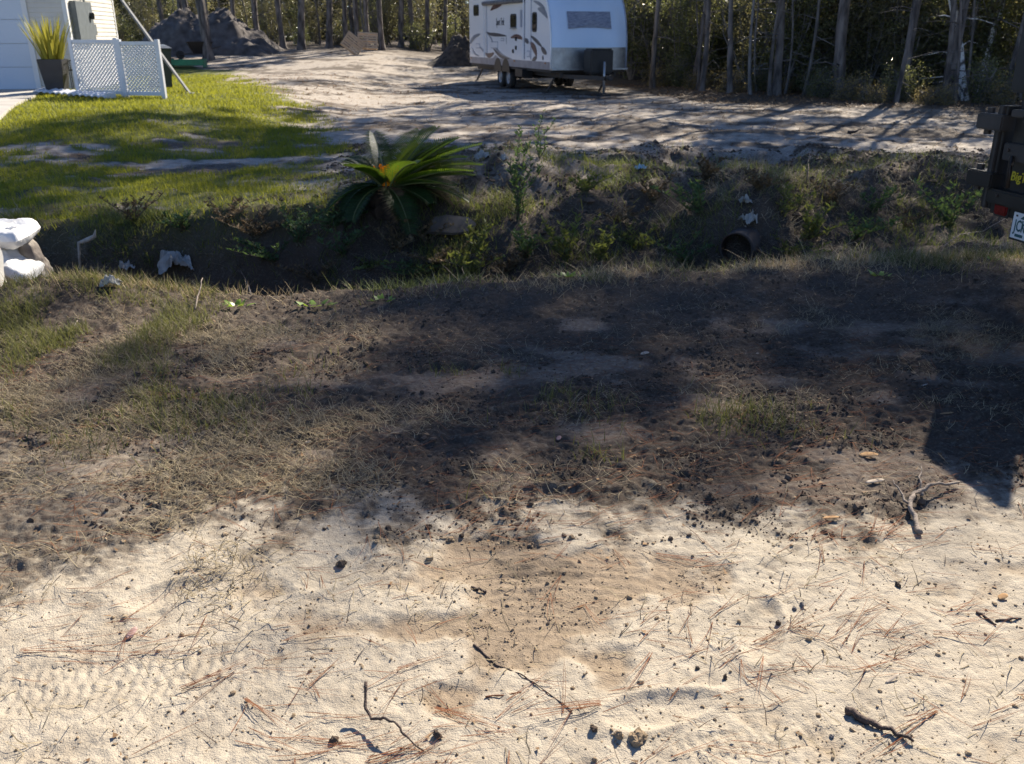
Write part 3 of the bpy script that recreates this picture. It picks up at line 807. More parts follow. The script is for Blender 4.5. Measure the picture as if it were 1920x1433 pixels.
# electric meter, conduit and small box on the lit wall
def hwall(px, py):
    nrm = np.array([math.cos(HA), math.sin(HA), 0]); p = on_plane(px, py, HO, nrm) - HO
    return float(np.dot(p, [-math.sin(HA), math.cos(HA), 0])), float(p[2])
a = hwall(140, 80); b2 = hwall(158, 5)
MB().box(0.018, 0.16, min(a[0], b2[0]), max(a[0], b2[0]), a[1], b2[1]).build('meter_cabinet', m_meter, house, bevel=0.012)
a = hwall(157, 30)
MB().tube([(0.16, a[0], a[1]), (0.24, a[0], a[1])], 0.085, 16).build('meter_dial', m_glass, house, sm=False)
MB().tube([(0.07, a[0] - 0.05, b2[1]), (0.07, a[0] - 0.05, HH)], 0.03, 10).build('conduit', m_galv, house, sm=True)
a = hwall(164, 66); b2 = hwall(173, 46)
MB().box(0.018, 0.10, min(a[0], b2[0]), max(a[0], b2[0]), a[1], b2[1]).build('junction_box', m_meter, house, bevel=0.01)

# concrete driveway in front of the garage
def drape_slab(name, pts, top, thick, m, label):
    K = 16; a_, b_, c_, d_ = [np.array(p) for p in pts]
    pts = [a_ + (b_ - a_) * i / K for i in range(K + 1)] + [d_ + (c_ - d_) * i / K for i in range(K, -1, -1)]
    s = MB(); k = len(pts)
    s.add([(p[0], p[1], float(zbase(p[0], p[1])) + top) for p in pts] + [(p[0], p[1], float(zbase(p[0], p[1])) + top - thick) for p in pts],
          [(i, i + 1, k - 2 - i, k - 1 - i) for i in range(K)] + [(k + i, 2 * k - 1 - i, 2 * k - 2 - i, k + i + 1) for i in range(K)] + [(i, k + i, k + (i + 1) % k, (i + 1) % k) for i in range(k)])
    return tag(s.build(name, m), label, 'driveway', kind='structure')
def hl(x, y): return (HO[0] + x * math.cos(HA) - y * math.sin(HA), HO[1] + x * math.sin(HA) + y * math.cos(HA))
dpx = G(2, 224); 
e1 = hl(-0.75, -0.02); e2 = hl(-6.3, -0.02)
dd = np.array([dpx[0] - e1[0], dpx[1] - e1[1]]); dd /= np.linalg.norm(dd)
drape_slab('driveway', [e1, (e1[0] + dd[0] * 12, e1[1] + dd[1] * 12), (e2[0] + dd[0] * 12, e2[1] + dd[1] * 12), e2], 0.055, 0.2, m_conc, 'pale concrete driveway in front of the garage')

# ------------------------------------------------------------------ lattice screens
m_vinyl = mat('white vinyl', (0.72, 0.73, 0.75), (0.64, 0.65, 0.68), rough=0.4, scale=4)
def upright(px, py, ztop_py):
    g = G(px, py); p = on_plane(px, ztop_py, g, (0, 1, 0)); return g, p[2] - g[2]
def lattice(pxa, pya, pxb, pyb, top, label):
    ga = G(pxa, pya); gb = G(pxb, pyb)
    d = gb - ga; L = math.hypot(d[0], d[1]); ang = math.atan2(d[1], d[0])
    t = thing('lattice_screen', label, 'lattice screen', tuple(ga), ang, 'lattice screens hiding the bin')
    dz = gb[2] - ga[2]
    for x in (0.0, L): MB().box(x - 0.045, x + 0.045, -0.045, 0.045, -0.08 + dz * x / L, top + 0.02).build('post', m_vinyl, t, bevel=0.005)
    for z in (0.10, top - 0.05): MB().box(0.045, L - 0.045, -0.02, 0.02, z - 0.035 + dz / 2, z + 0.035 + dz / 2).build('rail', m_vinyl, t)
    s = MB(); z0, z1 = 0.13 + dz / 2, top - 0.08 + dz / 2; w = 0.032; pitch = 0.084
    hgt = z1 - z0; x0, x1 = 0.05, L - 0.05
    k = -int(hgt / pitch) - 1
    while x0 + k * pitch < x1 + hgt:
        for sgn, yo in ((1, -0.006), (-1, 0.006)):
            c = x0 + k * pitch
            # line x = c + sgn*(z - z0)  (mirrored for the second set)
            xa, xb = (c, c + hgt) if sgn > 0 else (c + hgt, c)
            za, zb = z0, z1
            lo, hi = (xa, xb) if xa < xb else (xb, xa)
            if hi <= x0 or lo >= x1: continue
            def zat(x): return za + (x - xa) / (xb - xa) * (zb - za)
            l2, h2 = max(lo, x0), min(hi, x1)
            if h2 - l2 < 0.03: continue
            s.beam((l2, yo, zat(l2)), (h2, yo, zat(h2)), 0.007, w)
        k += 1
    lm = s.build('lattice_slats', m_vinyl, t); lm['kind'] = 'stuff'
    return t
lattice(150, 181, 233, 183, 1.22, 'white vinyl lattice screen against the house wall, behind the wavy edging strip')
lattice(238, 184, 309, 186, 1.20, 'white vinyl lattice screen standing free in front of the wheeled bin')

# ------------------------------------------------------------------ potted plant
m_pot = mat('dark planter', (0.028, 0.028, 0.034), (0.02, 0.02, 0.025), rough=0.5, scale=5)
m_snake = mat('variegated strap leaf', (0.42, 0.36, 0.06), (0.10, 0.14, 0.03), rough=0.45, island=True, transl=0.3, tcol=(0.55, 0.5, 0.08))
pg = G(110, 176)
pot = thing('potted_plant', 'tall tapered black planter with yellow edged upright leaves by the garage', 'potted plant', (pg[0], pg[1], pg[2] + 0.02), 0.15)
ph = 0.74
mbp = MB()
vs = []; fs = []
for z, w in ((0, 0.185), (ph, 0.27), (ph, 0.245), (ph - 0.08, 0.24)):
    vs += [(-w, -w, z), (w, -w, z), (w, w, z), (-w, w, z)]
for i in range(3):
    for k in range(4): fs.append((4 * i + k, 4 * i + (k + 1) % 4, 4 * i + 4 + (k + 1) % 4, 4 * i + 4 + k))
fs += [(3, 2, 1, 0)]
mbp.add(vs, fs); mbp.build('planter', m_pot, pot, bevel=0.008)
MB().box(-0.235, 0.235, -0.235, 0.235, ph - 0.10, ph - 0.07).build('potting_soil', mat('potting soil', (0.03, 0.022, 0.015), rough=0.95, scale=30, bump=0.5), pot)
rl = np.random.default_rng(4)
for k in range(64):
    a = rl.random() * 6.28; r = 0.2 * math.sqrt(rl.random())
    P = np.array([[r * math.cos(a), r * math.sin(a), ph - 0.08]])
    hgt = 0.6 + 0.55 * rl.random()
    v, f = ribbons(P, np.array([hgt]), np.array([0.085]), np.array([a + rl.normal() * 0.5]), np.array([0.08 + r * 1.5]), np.array([0.3 * rl.random()]), 4)
    link('leaf', mesh_np('leaf', v, f, True), m_snake, pot)

# black wire plant stand next to the pot
sg = G(149, 175)
st = thing('plant_stand', 'thin black wire plant stand between the planter and the lattice', 'plant stand', tuple(sg), 0.3)
for dx in (-0.12, 0.12):
    for dy in (-0.12, 0.12): MB().tube([(dx, dy, -0.02), (dx, dy, 0.72)], 0.010, 6).build('leg', m_black, st)
for z in (0.52, 0.72):
    for a, b in (((-.12, -.12), (.12, -.12)), ((.12, -.12), (.12, .12)), ((.12, .12), (-.12, .12)), ((-.12, .12), (-.12, -.12))):
        MB().tube([(a[0], a[1], z), (b[0], b[1], z)], 0.009, 6).build('ring', m_black, st)
MB().box(-0.11, 0.11, -0.11, 0.11, 0.50, 0.515).build('shelf', m_black, st)

# white wavy edging strip lying on the lawn
ea = G(72, 176); eb = G(206, 187)
d = eb - ea; L = math.hypot(d[0], d[1])
edg = thing('edging_strip', 'white wavy corrugated edging strip lying on the lawn beside the driveway', 'edging', (ea[0], ea[1], ea[2]), math.atan2(d[1], d[0]))
vs = []; fs = []
K = 120
for i in range(K + 1):
    f = i / K; zz = 0.06 + 0.035 * abs(math.sin(f * math.pi * 12)) + (eb[2] - ea[2]) * f
    for y, dz in ((-0.12, 0.0), (0.12, 0.05), (0.12, 0.035), (-0.12, -0.03)): vs.append((L * f, y, zz + dz))
for i in range(K):
    for k in range(4): fs.append((4 * i + k, 4 * i + (k + 1) % 4, 4 * i + 4 + (k + 1) % 4, 4 * i + 4 + k))
fs += [(0, 1, 2, 3), (4 * K + 3, 4 * K + 2, 4 * K + 1, 4 * K)]
MB().add(vs, fs).build('strip', m_vinyl, edg)
MB().box(L - 0.02, L + 0.06, -0.11, 0.13, -0.02, 0.10).build('end_block', m_vinyl, edg, bevel=0.01)
for x in (0.1, L * 0.5): MB().box(x - 0.05, x + 0.05, -0.10, 0.10, -0.02, 0.045).build('foot', m_vinyl, edg)

# wheeled bin behind the lattice
bgp = G(322, 168)
m_bin = mat('dark green bin', (0.020, 0.035, 0.032), (0.014, 0.024, 0.022), rough=0.45, scale=5)
m_lid = mat('grey bin lid', (0.16, 0.17, 0.18), (0.12, 0.13, 0.135), rough=0.35, scale=5)
bn = thing('wheeled_bin', 'dark green wheeled rubbish bin with grey lid behind the lattice', 'bin', (bgp[0] - 0.28, bgp[1] + 0.15, bgp[2]), 0.5)
vs = []; fs = []
for z, w, dd_ in ((0.06, 0.20, 0.24), (0.9, 0.27, 0.33), (0.96, 0.29, 0.35)):
    vs += [(-w, -dd_, z), (w, -dd_, z), (w, dd_, z), (-w, dd_, z)]
for i in range(2):
    for k in range(4): fs.append((4 * i + k, 4 * i + (k + 1) % 4, 4 * i + 4 + (k + 1) % 4, 4 * i + 4 + k))
fs += [(3, 2, 1, 0), (8, 9, 10, 11)]
MB().add(vs, fs).build('body', m_bin, bn, bevel=0.02)
lv = [(-0.30, -0.37, 0.97), (0.30, -0.37, 0.97), (0.30, 0.37, 1.0), (-0.30, 0.37, 1.0), (-0.22, -0.26, 1.03), (0.22, -0.26, 1.03), (0.22, 0.30, 1.06), (-0.22, 0.30, 1.06)]
MB().add(lv, [(3, 2, 1, 0), (4, 5, 6, 7), (0, 1, 5, 4), (1, 2, 6, 5), (2, 3, 7, 6), (3, 0, 4, 7)]).build('lid', m_lid, bn, bevel=0.01)
MB().tube([(-0.26, 0.42, 0.95), (0.26, 0.42, 0.95)], 0.018, 8).build('handle', m_bin, bn)
for x in (-0.24, 0.24):
    MB().tube([(x - 0.025, 0.24, 0.10), (x + 0.025, 0.24, 0.10)], 0.10, 14).build('wheel', m_rubber, bn)

# grey pole leaning from the lawn against the house
pf = G(357, 176)
tp = on_plane(228, 0, (pf[0], pf[1] + 0.9, 0), (0, 1, 0))
dirp = tp - pf; tp2 = pf + dirp * 1.25
m_pole = mat('dull grey pole', (0.20, 0.205, 0.21), (0.15, 0.155, 0.16), rough=0.7, scale=5)
pole = thing('leaning_pole', 'grey square metal pole propped at a slant between lawn and house eave', 'pole', tuple(pf), 0)
MB().beam((0, 0, -0.02), tuple(tp2 - pf), 0.07, 0.05).build('shaft', m_pole, pole, bevel=0.008)
MB().box(-0.10, 0.08, -0.09, 0.09, -0.03, 0.03).build('foot_plate', m_galv, pole)

# green plastic trough on the lawn
gg = G(352, 128)
m_green = mat('green plastic', (0.03, 0.30, 0.16), (0.02, 0.22, 0.12), rough=0.4, scale=6, transl=0.25, tcol=(0.1, 0.6, 0.35))
tr = thing('plastic_trough', 'bright green plastic trough lying on the lawn beyond the bin', 'trough', (gg[0], gg[1], gg[2]), 0.05)
MB().box(-0.62, 0.62, -0.02, 0.02, 0.10, 0.30).build('front_wall', m_green, tr, bevel=0.01)
MB().box(-0.62, 0.62, 0.40, 0.44, 0.10, 0.32).build('rear_wall', m_green, tr, bevel=0.01)
MB().box(-0.60, 0.60, 0.02, 0.40, 0.10, 0.13).build('floor', m_green, tr)
for x in (-0.66, 0.62): MB().box(x, x + 0.04, -0.03, 0.45, 0.02, 0.34).build('end_wall', m_green, tr, bevel=0.01)

# ------------------------------------------------------------------ spoil heap, tub, stakes, pallets, brush
m_heap = mat('spoil heap dirt', (0.15, 0.13, 0.12), (0.055, 0.045, 0.04), rough=0.95, scale=2.6, bump=1.0, bscale=9, contrast=(0.3, 0.7))
def heap(name, label, px0, px1, pyb, hts, m, depth, seed, cat='dirt pile'):
    a = G(px0, pyb); b = G(px1, pyb); c = (a + b) / 2
    w = b[0] - a[0]
    nx, ny = 90, 50
    xs = np.linspace(-w / 2, w / 2, nx); ysx = np.linspace(-depth / 2, depth / 2, ny)
    X, Y = np.meshgrid(xs, ysx)
    prof_ = np.interp(X / w + 0.5, np.linspace(0, 1, len(hts)), hts)
    z = prof_ * np.clip(1 - np.abs(2 * Y / depth) ** 1.6, 0, 1) ** 0.8
    z = z + (0.42 * fbm(X * 1.1, Y * 1.1, seed, 4) + 0.22 * np.abs(fbm(X * 3.5, Y * 3.5, seed + 3, 3))) * np.clip(z, 0, 1)
    zg = zbase(c[0] + X.ravel(), c[1] + Y.ravel()).reshape(X.shape) - c[2]
    edge = (np.abs(X) > w / 2 - 0.02) | (np.abs(Y) > depth / 2 - 0.02)
    z = z + zg - 0.06 * edge - 0.03
    Vv = np.stack([X.ravel(), Y.ravel(), z.ravel()], 1)
    i = np.arange(nx * ny).reshape(ny, nx)
    F = np.stack([i[:-1, :-1], i[:-1, 1:], i[1:, 1:], i[1:, :-1]], -1).reshape(-1, 4)
    o = link(name, mesh_np(name, Vv, [F], True), m); o.location = tuple(c)
    return tag(o, label, cat)
heap('dirt_pile', 'large grey heap of excavated dirt at the back of the yard', 245, 522, 99, [0, .55, 1.25, 1.5, 1.75, 1.65, 1.6, 1.8, 1.2, .8, 0], m_heap, 4.2, 201)
m_brush = mat('brush heap', (0.085, 0.065, 0.05), (0.03, 0.024, 0.02), rough=0.95, scale=5, bump=1.0, bscale=14)
heap('brush_pile', 'dark heap of roots and brush beside the travel trailer', 800, 905, 120, [0, .25, .45, .8, 1.0, .9, .6, 0], m_brush, 2.2, 221, 'brush pile')
tg = G(377, 111)
tub = thing('wheelbarrow', 'black wheelbarrow tipped beside the dark trunk in front of the dirt heap', 'wheelbarrow', tuple(tg), 0.4)
vs = []; fs = []
for z, x0, x1, w in ((0.22, -0.30, 0.28, 0.24), (0.72, -0.55, 0.55, 0.42)):
    vs += [(x0, -w, z), (x1, -w, z), (x1, w, z), (x0, w, z)]
fs = [(0, 1, 5, 4), (1, 2, 6, 5), (2, 3, 7, 6), (3, 0, 4, 7), (3, 2, 1, 0)]
MB().add(vs, fs).build('tray', m_black, tub)
for y in (-0.22, 0.22):
    MB().tube([(-0.95, y * 0.5, 0.18), (-0.3, y, 0.24), (0.9, y * 1.3, 0.52)], 0.022, 6).build('handle', m_steel, tub)
    MB().tube([(0.30, y, 0.28), (0.38, y, 0.0)], 0.02, 6).build('leg', m_steel, tub)
MB().tube([(-0.85, -0.05, 0.18), (-0.85, 0.05, 0.18)], 0.18, 16).build('wheel', m_rubber, tub)
m_stake = mat('pale wooden stake', (0.55, 0.50, 0.42), (0.42, 0.37, 0.3), rough=0.8, scale=9)
for px, pyt, pyb, lb in ((334, 58, 92, 'pale wooden stake beside the spoil heap, the taller of two'), (329, 74, 91, 'pale wooden stake beside the spoil heap, the shorter of two')):
    g = G(px, pyb); p = on_plane(px, pyt, g, (0, 1, 0))
    o = MB().beam((0, 0, -0.1), (0.02, 0, p[2] - g[2]), 0.035, 0.02).build('survey_stake', m_stake, bevel=0.004); o.location = tuple(g)
    tag(o, lb, 'stake', 'survey stakes')
m_pallet = mat('weathered pallet wood', (0.55, 0.42, 0.28), (0.40, 0.29, 0.19), rough=0.8, scale=6, stretch=(1, 6, 1))
def pallet(px, py, rot, label):
    g = G(px, py)
    t = thing('pallet', label, 'pallet', tuple(g), 0, 'pallets propped together')
    t.rotation_euler = rot; t.scale = (0.78, 0.78, 0.78)
    for i in range(7): MB().box(-0.6, 0.6, -0.5 + i * 0.155, -0.40 + i * 0.155, 0.10, 0.122).build('slat', m_pallet, t)
    for i in range(3): MB().box(-0.58 + i * 0.54, -0.50 + i * 0.54, -0.5, 0.53, 0.0, 0.10).build('stringer', m_pallet, t)
    for i in range(3): MB().box(-0.6, 0.6, -0.5 + i * 0.46, -0.40 + i * 0.46, -0.022, 0.0).build('bottom_slat', m_pallet, t)
    return t
p1_ = pallet(662, 103, (math.radians(58), math.radians(38), 0.2), 'wooden pallet propped on edge with its slats running downhill')
p1_.location.z += 0.45
p2_ = pallet(682, 102, (math.radians(60), 0.05, 0.12), 'wooden pallet leaning with level slats beside the other pallet')
p2_.location.z += 0.55; p2_.location.y += 0.4; p2_.location.x += 0.15
# ------------------------------------------------------------------ black dump trailer at the right
TA = math.radians(-80)
t_x = np.array([math.cos(TA), math.sin(TA), 0.0])       # along the tailgate, towards the road
t_y = np.array([-math.sin(TA), math.cos(TA), 0.0])      # towards the front of the trailer
T_O = np.array([2.84, 5.24, 0.0]); T_O[2] = float(zbase(3.4, 4.6))
m_tblack = mat('black trailer paint', (0.016, 0.015, 0.015), (0.030, 0.026, 0.022), rough=0.42, scale=5, spec=0.4)
m_tdust = mat('dusty trailer paint', (0.060, 0.050, 0.042), (0.030, 0.026, 0.023), rough=0.6, scale=7)
m_yellow = mat('yellow decal', (0.62, 0.52, 0.03), (0.55, 0.46, 0.03), rough=0.4)
m_red = mat('red lamp lens', (0.16, 0.012, 0.012), (0.11, 0.008, 0.008), rough=0.25, scale=40)
m_platew = mat('plate white', (0.68, 0.70, 0.70), (0.60, 0.64, 0.66), rough=0.35, scale=18)
m_plateg = mat('plate ink', (0.03, 0.10, 0.11), (0.02, 0.08, 0.09), rough=0.5)
def tr_(px, py):
    p = on_plane(px, py, T_O, t_y) - T_O
    return float(np.dot(p, t_x)), float(p[2])
tr = thing('dump_trailer', 'black steel dump trailer with barn tailgate and number plate beside the ditch', 'trailer', tuple(T_O), TA)
def tz(py, px=1885): return tr_(px, py)[1]
TW, TL = 2.1, 4.2
ztop, zup0, zup1, zmid0, zmid1, zlow = tz(203), tz(217), tz(268), tz(271), tz(299), tz(356)
zsk = tz(398)
# tailgate frame and recessed panels
MB().box(0.05, TW - 0.05, -0.03, 0.05, zup0, ztop).build('top_rail', m_tdust, tr, bevel=0.006)
MB().box(0.05, TW - 0.05, 0.015, 0.035, zup1 - 0.02, zup0 + 0.01).build('upper_panel', m_tblack, tr)
MB().box(0.05, TW - 0.05, -0.035, 0.045, zmid1, zmid0 + 0.015).build('middle_rail', m_tdust, tr, bevel=0.006)
lowp = MB().box(0.05, TW - 0.05, 0.015, 0.035, zlow - 0.01, zmid1 + 0.01).build('lower_panel', m_tblack, tr)
MB().box(0.0, TW, -0.05, 0.06, zlow - 0.085, zlow).build('bumper', m_tblack, tr, bevel=0.01)
MB().box(0.02, TW - 0.02, -0.02, 0.03, zsk - 0.02, zlow - 0.085).build('rear_skirt', m_tblack, tr, bevel=0.004)
for x in (TW * 0.5 - 0.04, ):
    MB().box(x, x + 0.03, -0.04, 0.05, zlow, zup0).build('gate_split', m_tdust, tr)
# corner posts of two ribs each, with hinge blocks
for x0 in (-0.07, TW - 0.02):
    for k in range(3): MB().box(x0 + k * 0.032, x0 + k * 0.032 + 0.026, -0.02 - 0.012 * (k == 1), 0.09, zsk, ztop + 0.015).build('corner_rib', m_tdust if k == 1 else m_tblack, tr, bevel=0.004)
for py in (227, 336):
    z = tz(py, 1860)
    MB().box(-0.19, 0.03, -0.06, 0.06, z - 0.045, z + 0.045).build('hinge_block', m_tdust if py < 300 else m_tblack, tr, bevel=0.008)
    MB().tube([(-0.15, 0, z - 0.075), (-0.15, 0, z + 0.075)], 0.022, 10).build('hinge_pin', m_steel, tr)
    MB().box(TW - 0.03, TW + 0.16, -0.06, 0.06, z - 0.045, z + 0.045).build('hinge_block', m_tblack, tr, bevel=0.008)
# box sides, floor, front
for x in (0.0, TW - 0.05):
    MB().box(x, x + 0.05, 0.09, TL, zlow - 0.06, ztop - 0.01).build('side_panel', m_tblack, tr)
    MB().box(x - 0.03, x + 0.08, 0.09, TL, ztop - 0.01, ztop + 0.05).build('side_rail', m_tblack, tr, bevel=0.006)
    for k in range(6):
        MB().box(x - 0.045 if x == 0 else x + 0.05, x if x == 0 else x + 0.095, 0.3 + k * 0.65, 0.37 + k * 0.65, zlow - 0.06, ztop - 0.01).build('side_stake', m_tblack, tr)
MB().box(0.05, TW - 0.05, TL - 0.05, TL, zlow - 0.06, ztop + 0.1).build('headboard', m_tblack, tr)
MB().box(0.05, TW - 0.05, 0.05, TL - 0.05, zlow - 0.10, zlow - 0.04).build('floor', m_tblack, tr)
for x in (0.35, TW - 0.43): MB().box(x, x + 0.08, 0.1, TL + 0.9, zlow - 0.24, zlow - 0.10).build('chassis_rail', m_tblack, tr)
for yy in (1.75, 2.6):
    for x, sd in ((-0.16, -1), (TW + 0.16, 1)):
        wheel(tr, x, yy, r=0.37, w=0.22, side=sd)
    MB().tube([(-0.1, yy, 0.37), (TW + 0.1, yy, 0.37)], 0.05, 8).build('axle', m_steel, tr)
for x0, x1 in ((-0.30, -0.03), (TW + 0.03, TW + 0.30)):
    MB().box(x0, x1, 1.3, 3.05, 0.80, 0.83).build('fender', m_tblack, tr, bevel=0.006)
# the tall black plate on a stem above the tailgate
hx0 = tr_(1896, 120)[0]; z0, z1 = tz(174, 1905), tz(24, 1905)
MB().box(hx0, hx0 + 0.5, 0.02, 0.07, z0, z1).build('tarp_housing', m_black, tr, bevel=0.012)
MB().tube([(hx0 + 0.13, 0.045, ztop - 0.02), (hx0 + 0.13, 0.045, z0 + 0.02)], 0.022, 8).build('housing_stem', m_black, tr)
MB().tube([(hx0 + 0.40, 0.045, ztop - 0.02), (hx0 + 0.40, 0.045, z0 + 0.02)], 0.022, 8).build('housing_stem', m_black, tr)
# bolts, latch handle and hook on the tailgate
for k in range(9):
    for z in (zmid0 - 0.02, zlow - 0.03):
        MB().tube([(0.10 + k * 0.22, -0.036 if z > zlow else -0.051, z), (0.10 + k * 0.22, -0.046 if z > zlow else -0.060, z)], 0.010, 6).build('bolt', m_steel, tr)
MB().tube([(0.24, -0.03, ztop - 0.075), (0.20, -0.06, ztop - 0.05), (0.20, -0.06, ztop - 0.015), (0.25, -0.06, ztop + 0.005), (0.34, -0.05, ztop + 0.0)], 0.008, 6).build('hook', m_steel, tr, sm=True)
MB().tube([(0.16, -0.045, zlow + 0.02), (0.15, -0.05, zlow + 0.20), (0.16, -0.045, zmid1 - 0.02)], 0.012, 6).build('latch_rod', m_steel, tr, sm=True)
# lamp, plate and lettering
a = tr_(1872, 400); b2 = tr_(1899, 384)
MB().box(a[0], b2[0], -0.040, -0.018, a[1], b2[1]).build('tail_lamp', m_red, tr, bevel=0.008)
MB().box(a[0] - 0.012, b2[0] + 0.012, -0.026, -0.019, a[1] - 0.012, b2[1] + 0.012).build('lamp_grommet', m_rubber, tr, bevel=0.004)
MB().box(TW - b2[0], TW - a[0], -0.045, -0.018, a[1], b2[1]).build('tail_lamp', m_red, tr, bevel=0.008)
a = tr_(1901, 444); b2 = tr_(1901, 394)
ph_ = b2[1] - a[1]; pw = 0.305
pln = MB().box(a[0], a[0] + pw, -0.030, -0.024, a[1], b2[1]).build('number_plate', m_platew, tr, bevel=0.002)
MB().box(a[0] - 0.012, a[0] + pw + 0.012, -0.022, -0.016, a[1] - 0.012, b2[1] + 0.012).build('plate_frame', m_black, tr)
text_obj('lettering', 'JCK', ph_ * 0.62, (a[0] + 0.022, -0.031, a[1] + ph_ * 0.30), (math.pi / 2, 0, 0), m_plateg, pln, 0.001, 0, 0.62, 0.0015)
MB().box(a[0] + 0.04, a[0] + 0.10, -0.0325, -0.030, a[1] + 0.012, a[1] + 0.028).build('plate_mark', m_plateg, pln)
for fx in (0.03, pw - 0.03): MB().box(a[0] + fx - 0.006, a[0] + fx + 0.006, -0.033, -0.030, b2[1] - 0.022, b2[1] - 0.012).build('bolt', m_steel, pln)
MB().prism([(a[0] + 0.06, b2[1] - 0.030), (a[0] + 0.085, b2[1] - 0.010), (a[0] + 0.12, b2[1] - 0.016), (a[0] + 0.13, b2[1] - 0.034)], 0.0025, Matrix(((1, 0, 0, 0), (0, 0, -1, -0.030), (0, 1, 0, 0), (0, 0, 0, 1)))).build('plate_emblem', m_plateg, pln)
a = tr_(1891, 336)
text_obj('lettering', 'BigTex', 0.072, (a[0], 0.012, a[1] - 0.004), (math.pi / 2, 0, 0), m_yellow, lowp, 0.002, 0.08, 0.95, 0.0012)

# ------------------------------------------------------------------ bags of mortar by the ditch
m_bag = mat('white paper sack', (0.68, 0.67, 0.65), (0.46, 0.44, 0.41), rough=0.6, scale=4, bump=1.0, bscale=20, contrast=(0.28, 0.5))
m_kraft = mat('brown kraft sack', (0.40, 0.27, 0.18), (0.28, 0.18, 0.12), rough=0.75, scale=6, bump=0.6, bscale=16)
m_mud_gap = mat('muddy sack and shaded gap', (0.26, 0.23, 0.19), (0.13, 0.10, 0.08), rough=0.8, scale=9, bump=0.6)
m_ink = mat('sack print', (0.16, 0.18, 0.22), (0.24, 0.25, 0.28), rough=0.7, scale=30)
def sack(name, label, m, loc, rz, size=(0.62, 0.40, 0.13), droop=0.0, dstart=0.0, seed=1, tilt=(0, 0), prints=(), fold=0.0):
    lx, ly, lz = size
    nx, ny = 44, 26
    vs = []
    def surf(u, v, s):
        e = max(abs(u), abs(v))
        pu = 1 - abs(u) ** 14; pv = 1 - abs(v) ** 10
        h = (max(pu, 0) * max(pv, 0)) ** 0.36 * (0.90 + 0.10 * (1 - u * u) * (1 - v * v))
        x = u * lx / 2 * (1 - 0.05 * v * v * abs(u)); y = v * ly / 2 * (1 - 0.06 * u * u * abs(v))
        w = float(fbm(np.array(x * 9 + seed), np.array(y * 9), seed + (3 if s > 0 else 7), 3)) * 0.034 * h
        z = s * lz / 2 * h * (1.0 if s > 0 else 0.85) + w
        return x, y, z
    for s in (1, -1):
        for j in range(ny + 1):
            for i in range(nx + 1):
                u = -1 + 2 * i / nx; v = -1 + 2 * j / ny
                x, y, z = surf(u, v, s)
                if x > dstart and droop:
                    R = 0.045; arc = x - dstart; th = min(arc / R, droop)
                    rest = max(arc - R * droop, 0)
                    zc = z + lz / 2
                    x2 = dstart + (R + zc) * math.sin(th) + rest * math.cos(th)
                    z2 = (R + zc) * math.cos(th) - R - rest * math.sin(th) - lz / 2
                    x, z = x2, z2
                vs.append((x, y, z))
    k = (nx + 1) * (ny + 1); fs = []
    for j in range(ny):
        for i in range(nx):
            a_ = j * (nx + 1) + i
            fs.append((a_, a_ + 1, a_ + nx + 2, a_ + nx + 1)); fs.append((k + a_, k + a_ + nx + 1, k + a_ + nx + 2, k + a_ + 1))
    t = thing(name, label, 'sack', loc, rz, 'sacks stacked at the ditch edge')
    t.rotation_euler = (tilt[0], tilt[1], rz)
    b = MB().add(vs, fs)
    bo = b.build('sack_body', m, t, sm=True)
    for (u0, v0, u1, v1) in prints:
        pv_ = []; pf_ = []
        for j in range(5):
            for i in range(7):
                u = u0 + (u1 - u0) * i / 6; v = v0 + (v1 - v0) * j / 4
                x, y, z = surf(u, v, 1); pv_.append((x, y, z + 0.003))
        for j in range(4):
            for i in range(6):
                a_ = j * 7 + i; pf_.append((a_, a_ + 1, a_ + 8, a_ + 7))
        MB().add(pv_, pf_).build('print', m_ink, t, sm=True)
    return t
zs = float(zbase(-3.6, 5.6))
sack('mortar_sack', 'brown paper sack at the bottom of the stack by the ditch', m_kraft, (-3.80, 5.64, zs + 0.04), 0.04, (0.68, 0.42, 0.15), seed=5)
sack('mortar_sack', 'dark sack added to fill the shaded gap under the printed white sack', m_mud_gap, (-3.88, 5.66, zs + 0.135), -0.03, (0.62, 0.36, 0.10), seed=15)  # dark body added where only a shaded recess lies between the sacks
sk = sack('mortar_sack', 'white printed sack on the front of the stack with film hanging from its end', m_bag, (-3.78, 5.65, zs + 0.25), 0.02, (0.68, 0.42, 0.16), seed=21,
     prints=((0.25, -0.75, 0.42, 0.0), (0.58, -0.2, 0.66, 0.15), (0.57, -0.75, 0.64, -0.45), (-0.55, -0.3, -0.25, 0.2)), tilt=(0.06, 0.03))
vs = []; fs = []
for i in range(13):
    for k in range(11):
        f, g_ = i / 12, k / 10
        vs.append((0.338 + 0.025 * math.sin(f * 2.2) + 0.014 * math.sin(7 * g_ + 5 * f) + 0.05 * f * f, -0.20 + 0.36 * g_ * (1 - 0.2 * f) + 0.01 * math.sin(9 * f), 0.045 - 0.33 * f))
for i in range(12):
    for k in range(10):
        a_ = i * 11 + k; fs.append((a_, a_ + 1, a_ + 12, a_ + 11))
m_filmw = mat('white sack film', (0.72, 0.70, 0.64), (0.60, 0.58, 0.54), rough=0.4, scale=8, transl=0.3)
MB().add(vs, fs).build('hanging_film', m_filmw, sk, sm=True)
sack('mortar_sack', 'muddy grey sack standing on end at the ditch edge behind the white ones', m_mud_gap, (-3.42, 6.22, zs + 0.02), 0.3, (0.46, 0.22, 0.10), seed=9, tilt=(0, 1.3))
sack('mortar_sack', 'plain white sack sliding off the back of the stack corner', m_bag, (-3.58, 6.02, zs + 0.17), 0.1, (0.56, 0.40, 0.13), seed=12, tilt=(0.05, 0.62))
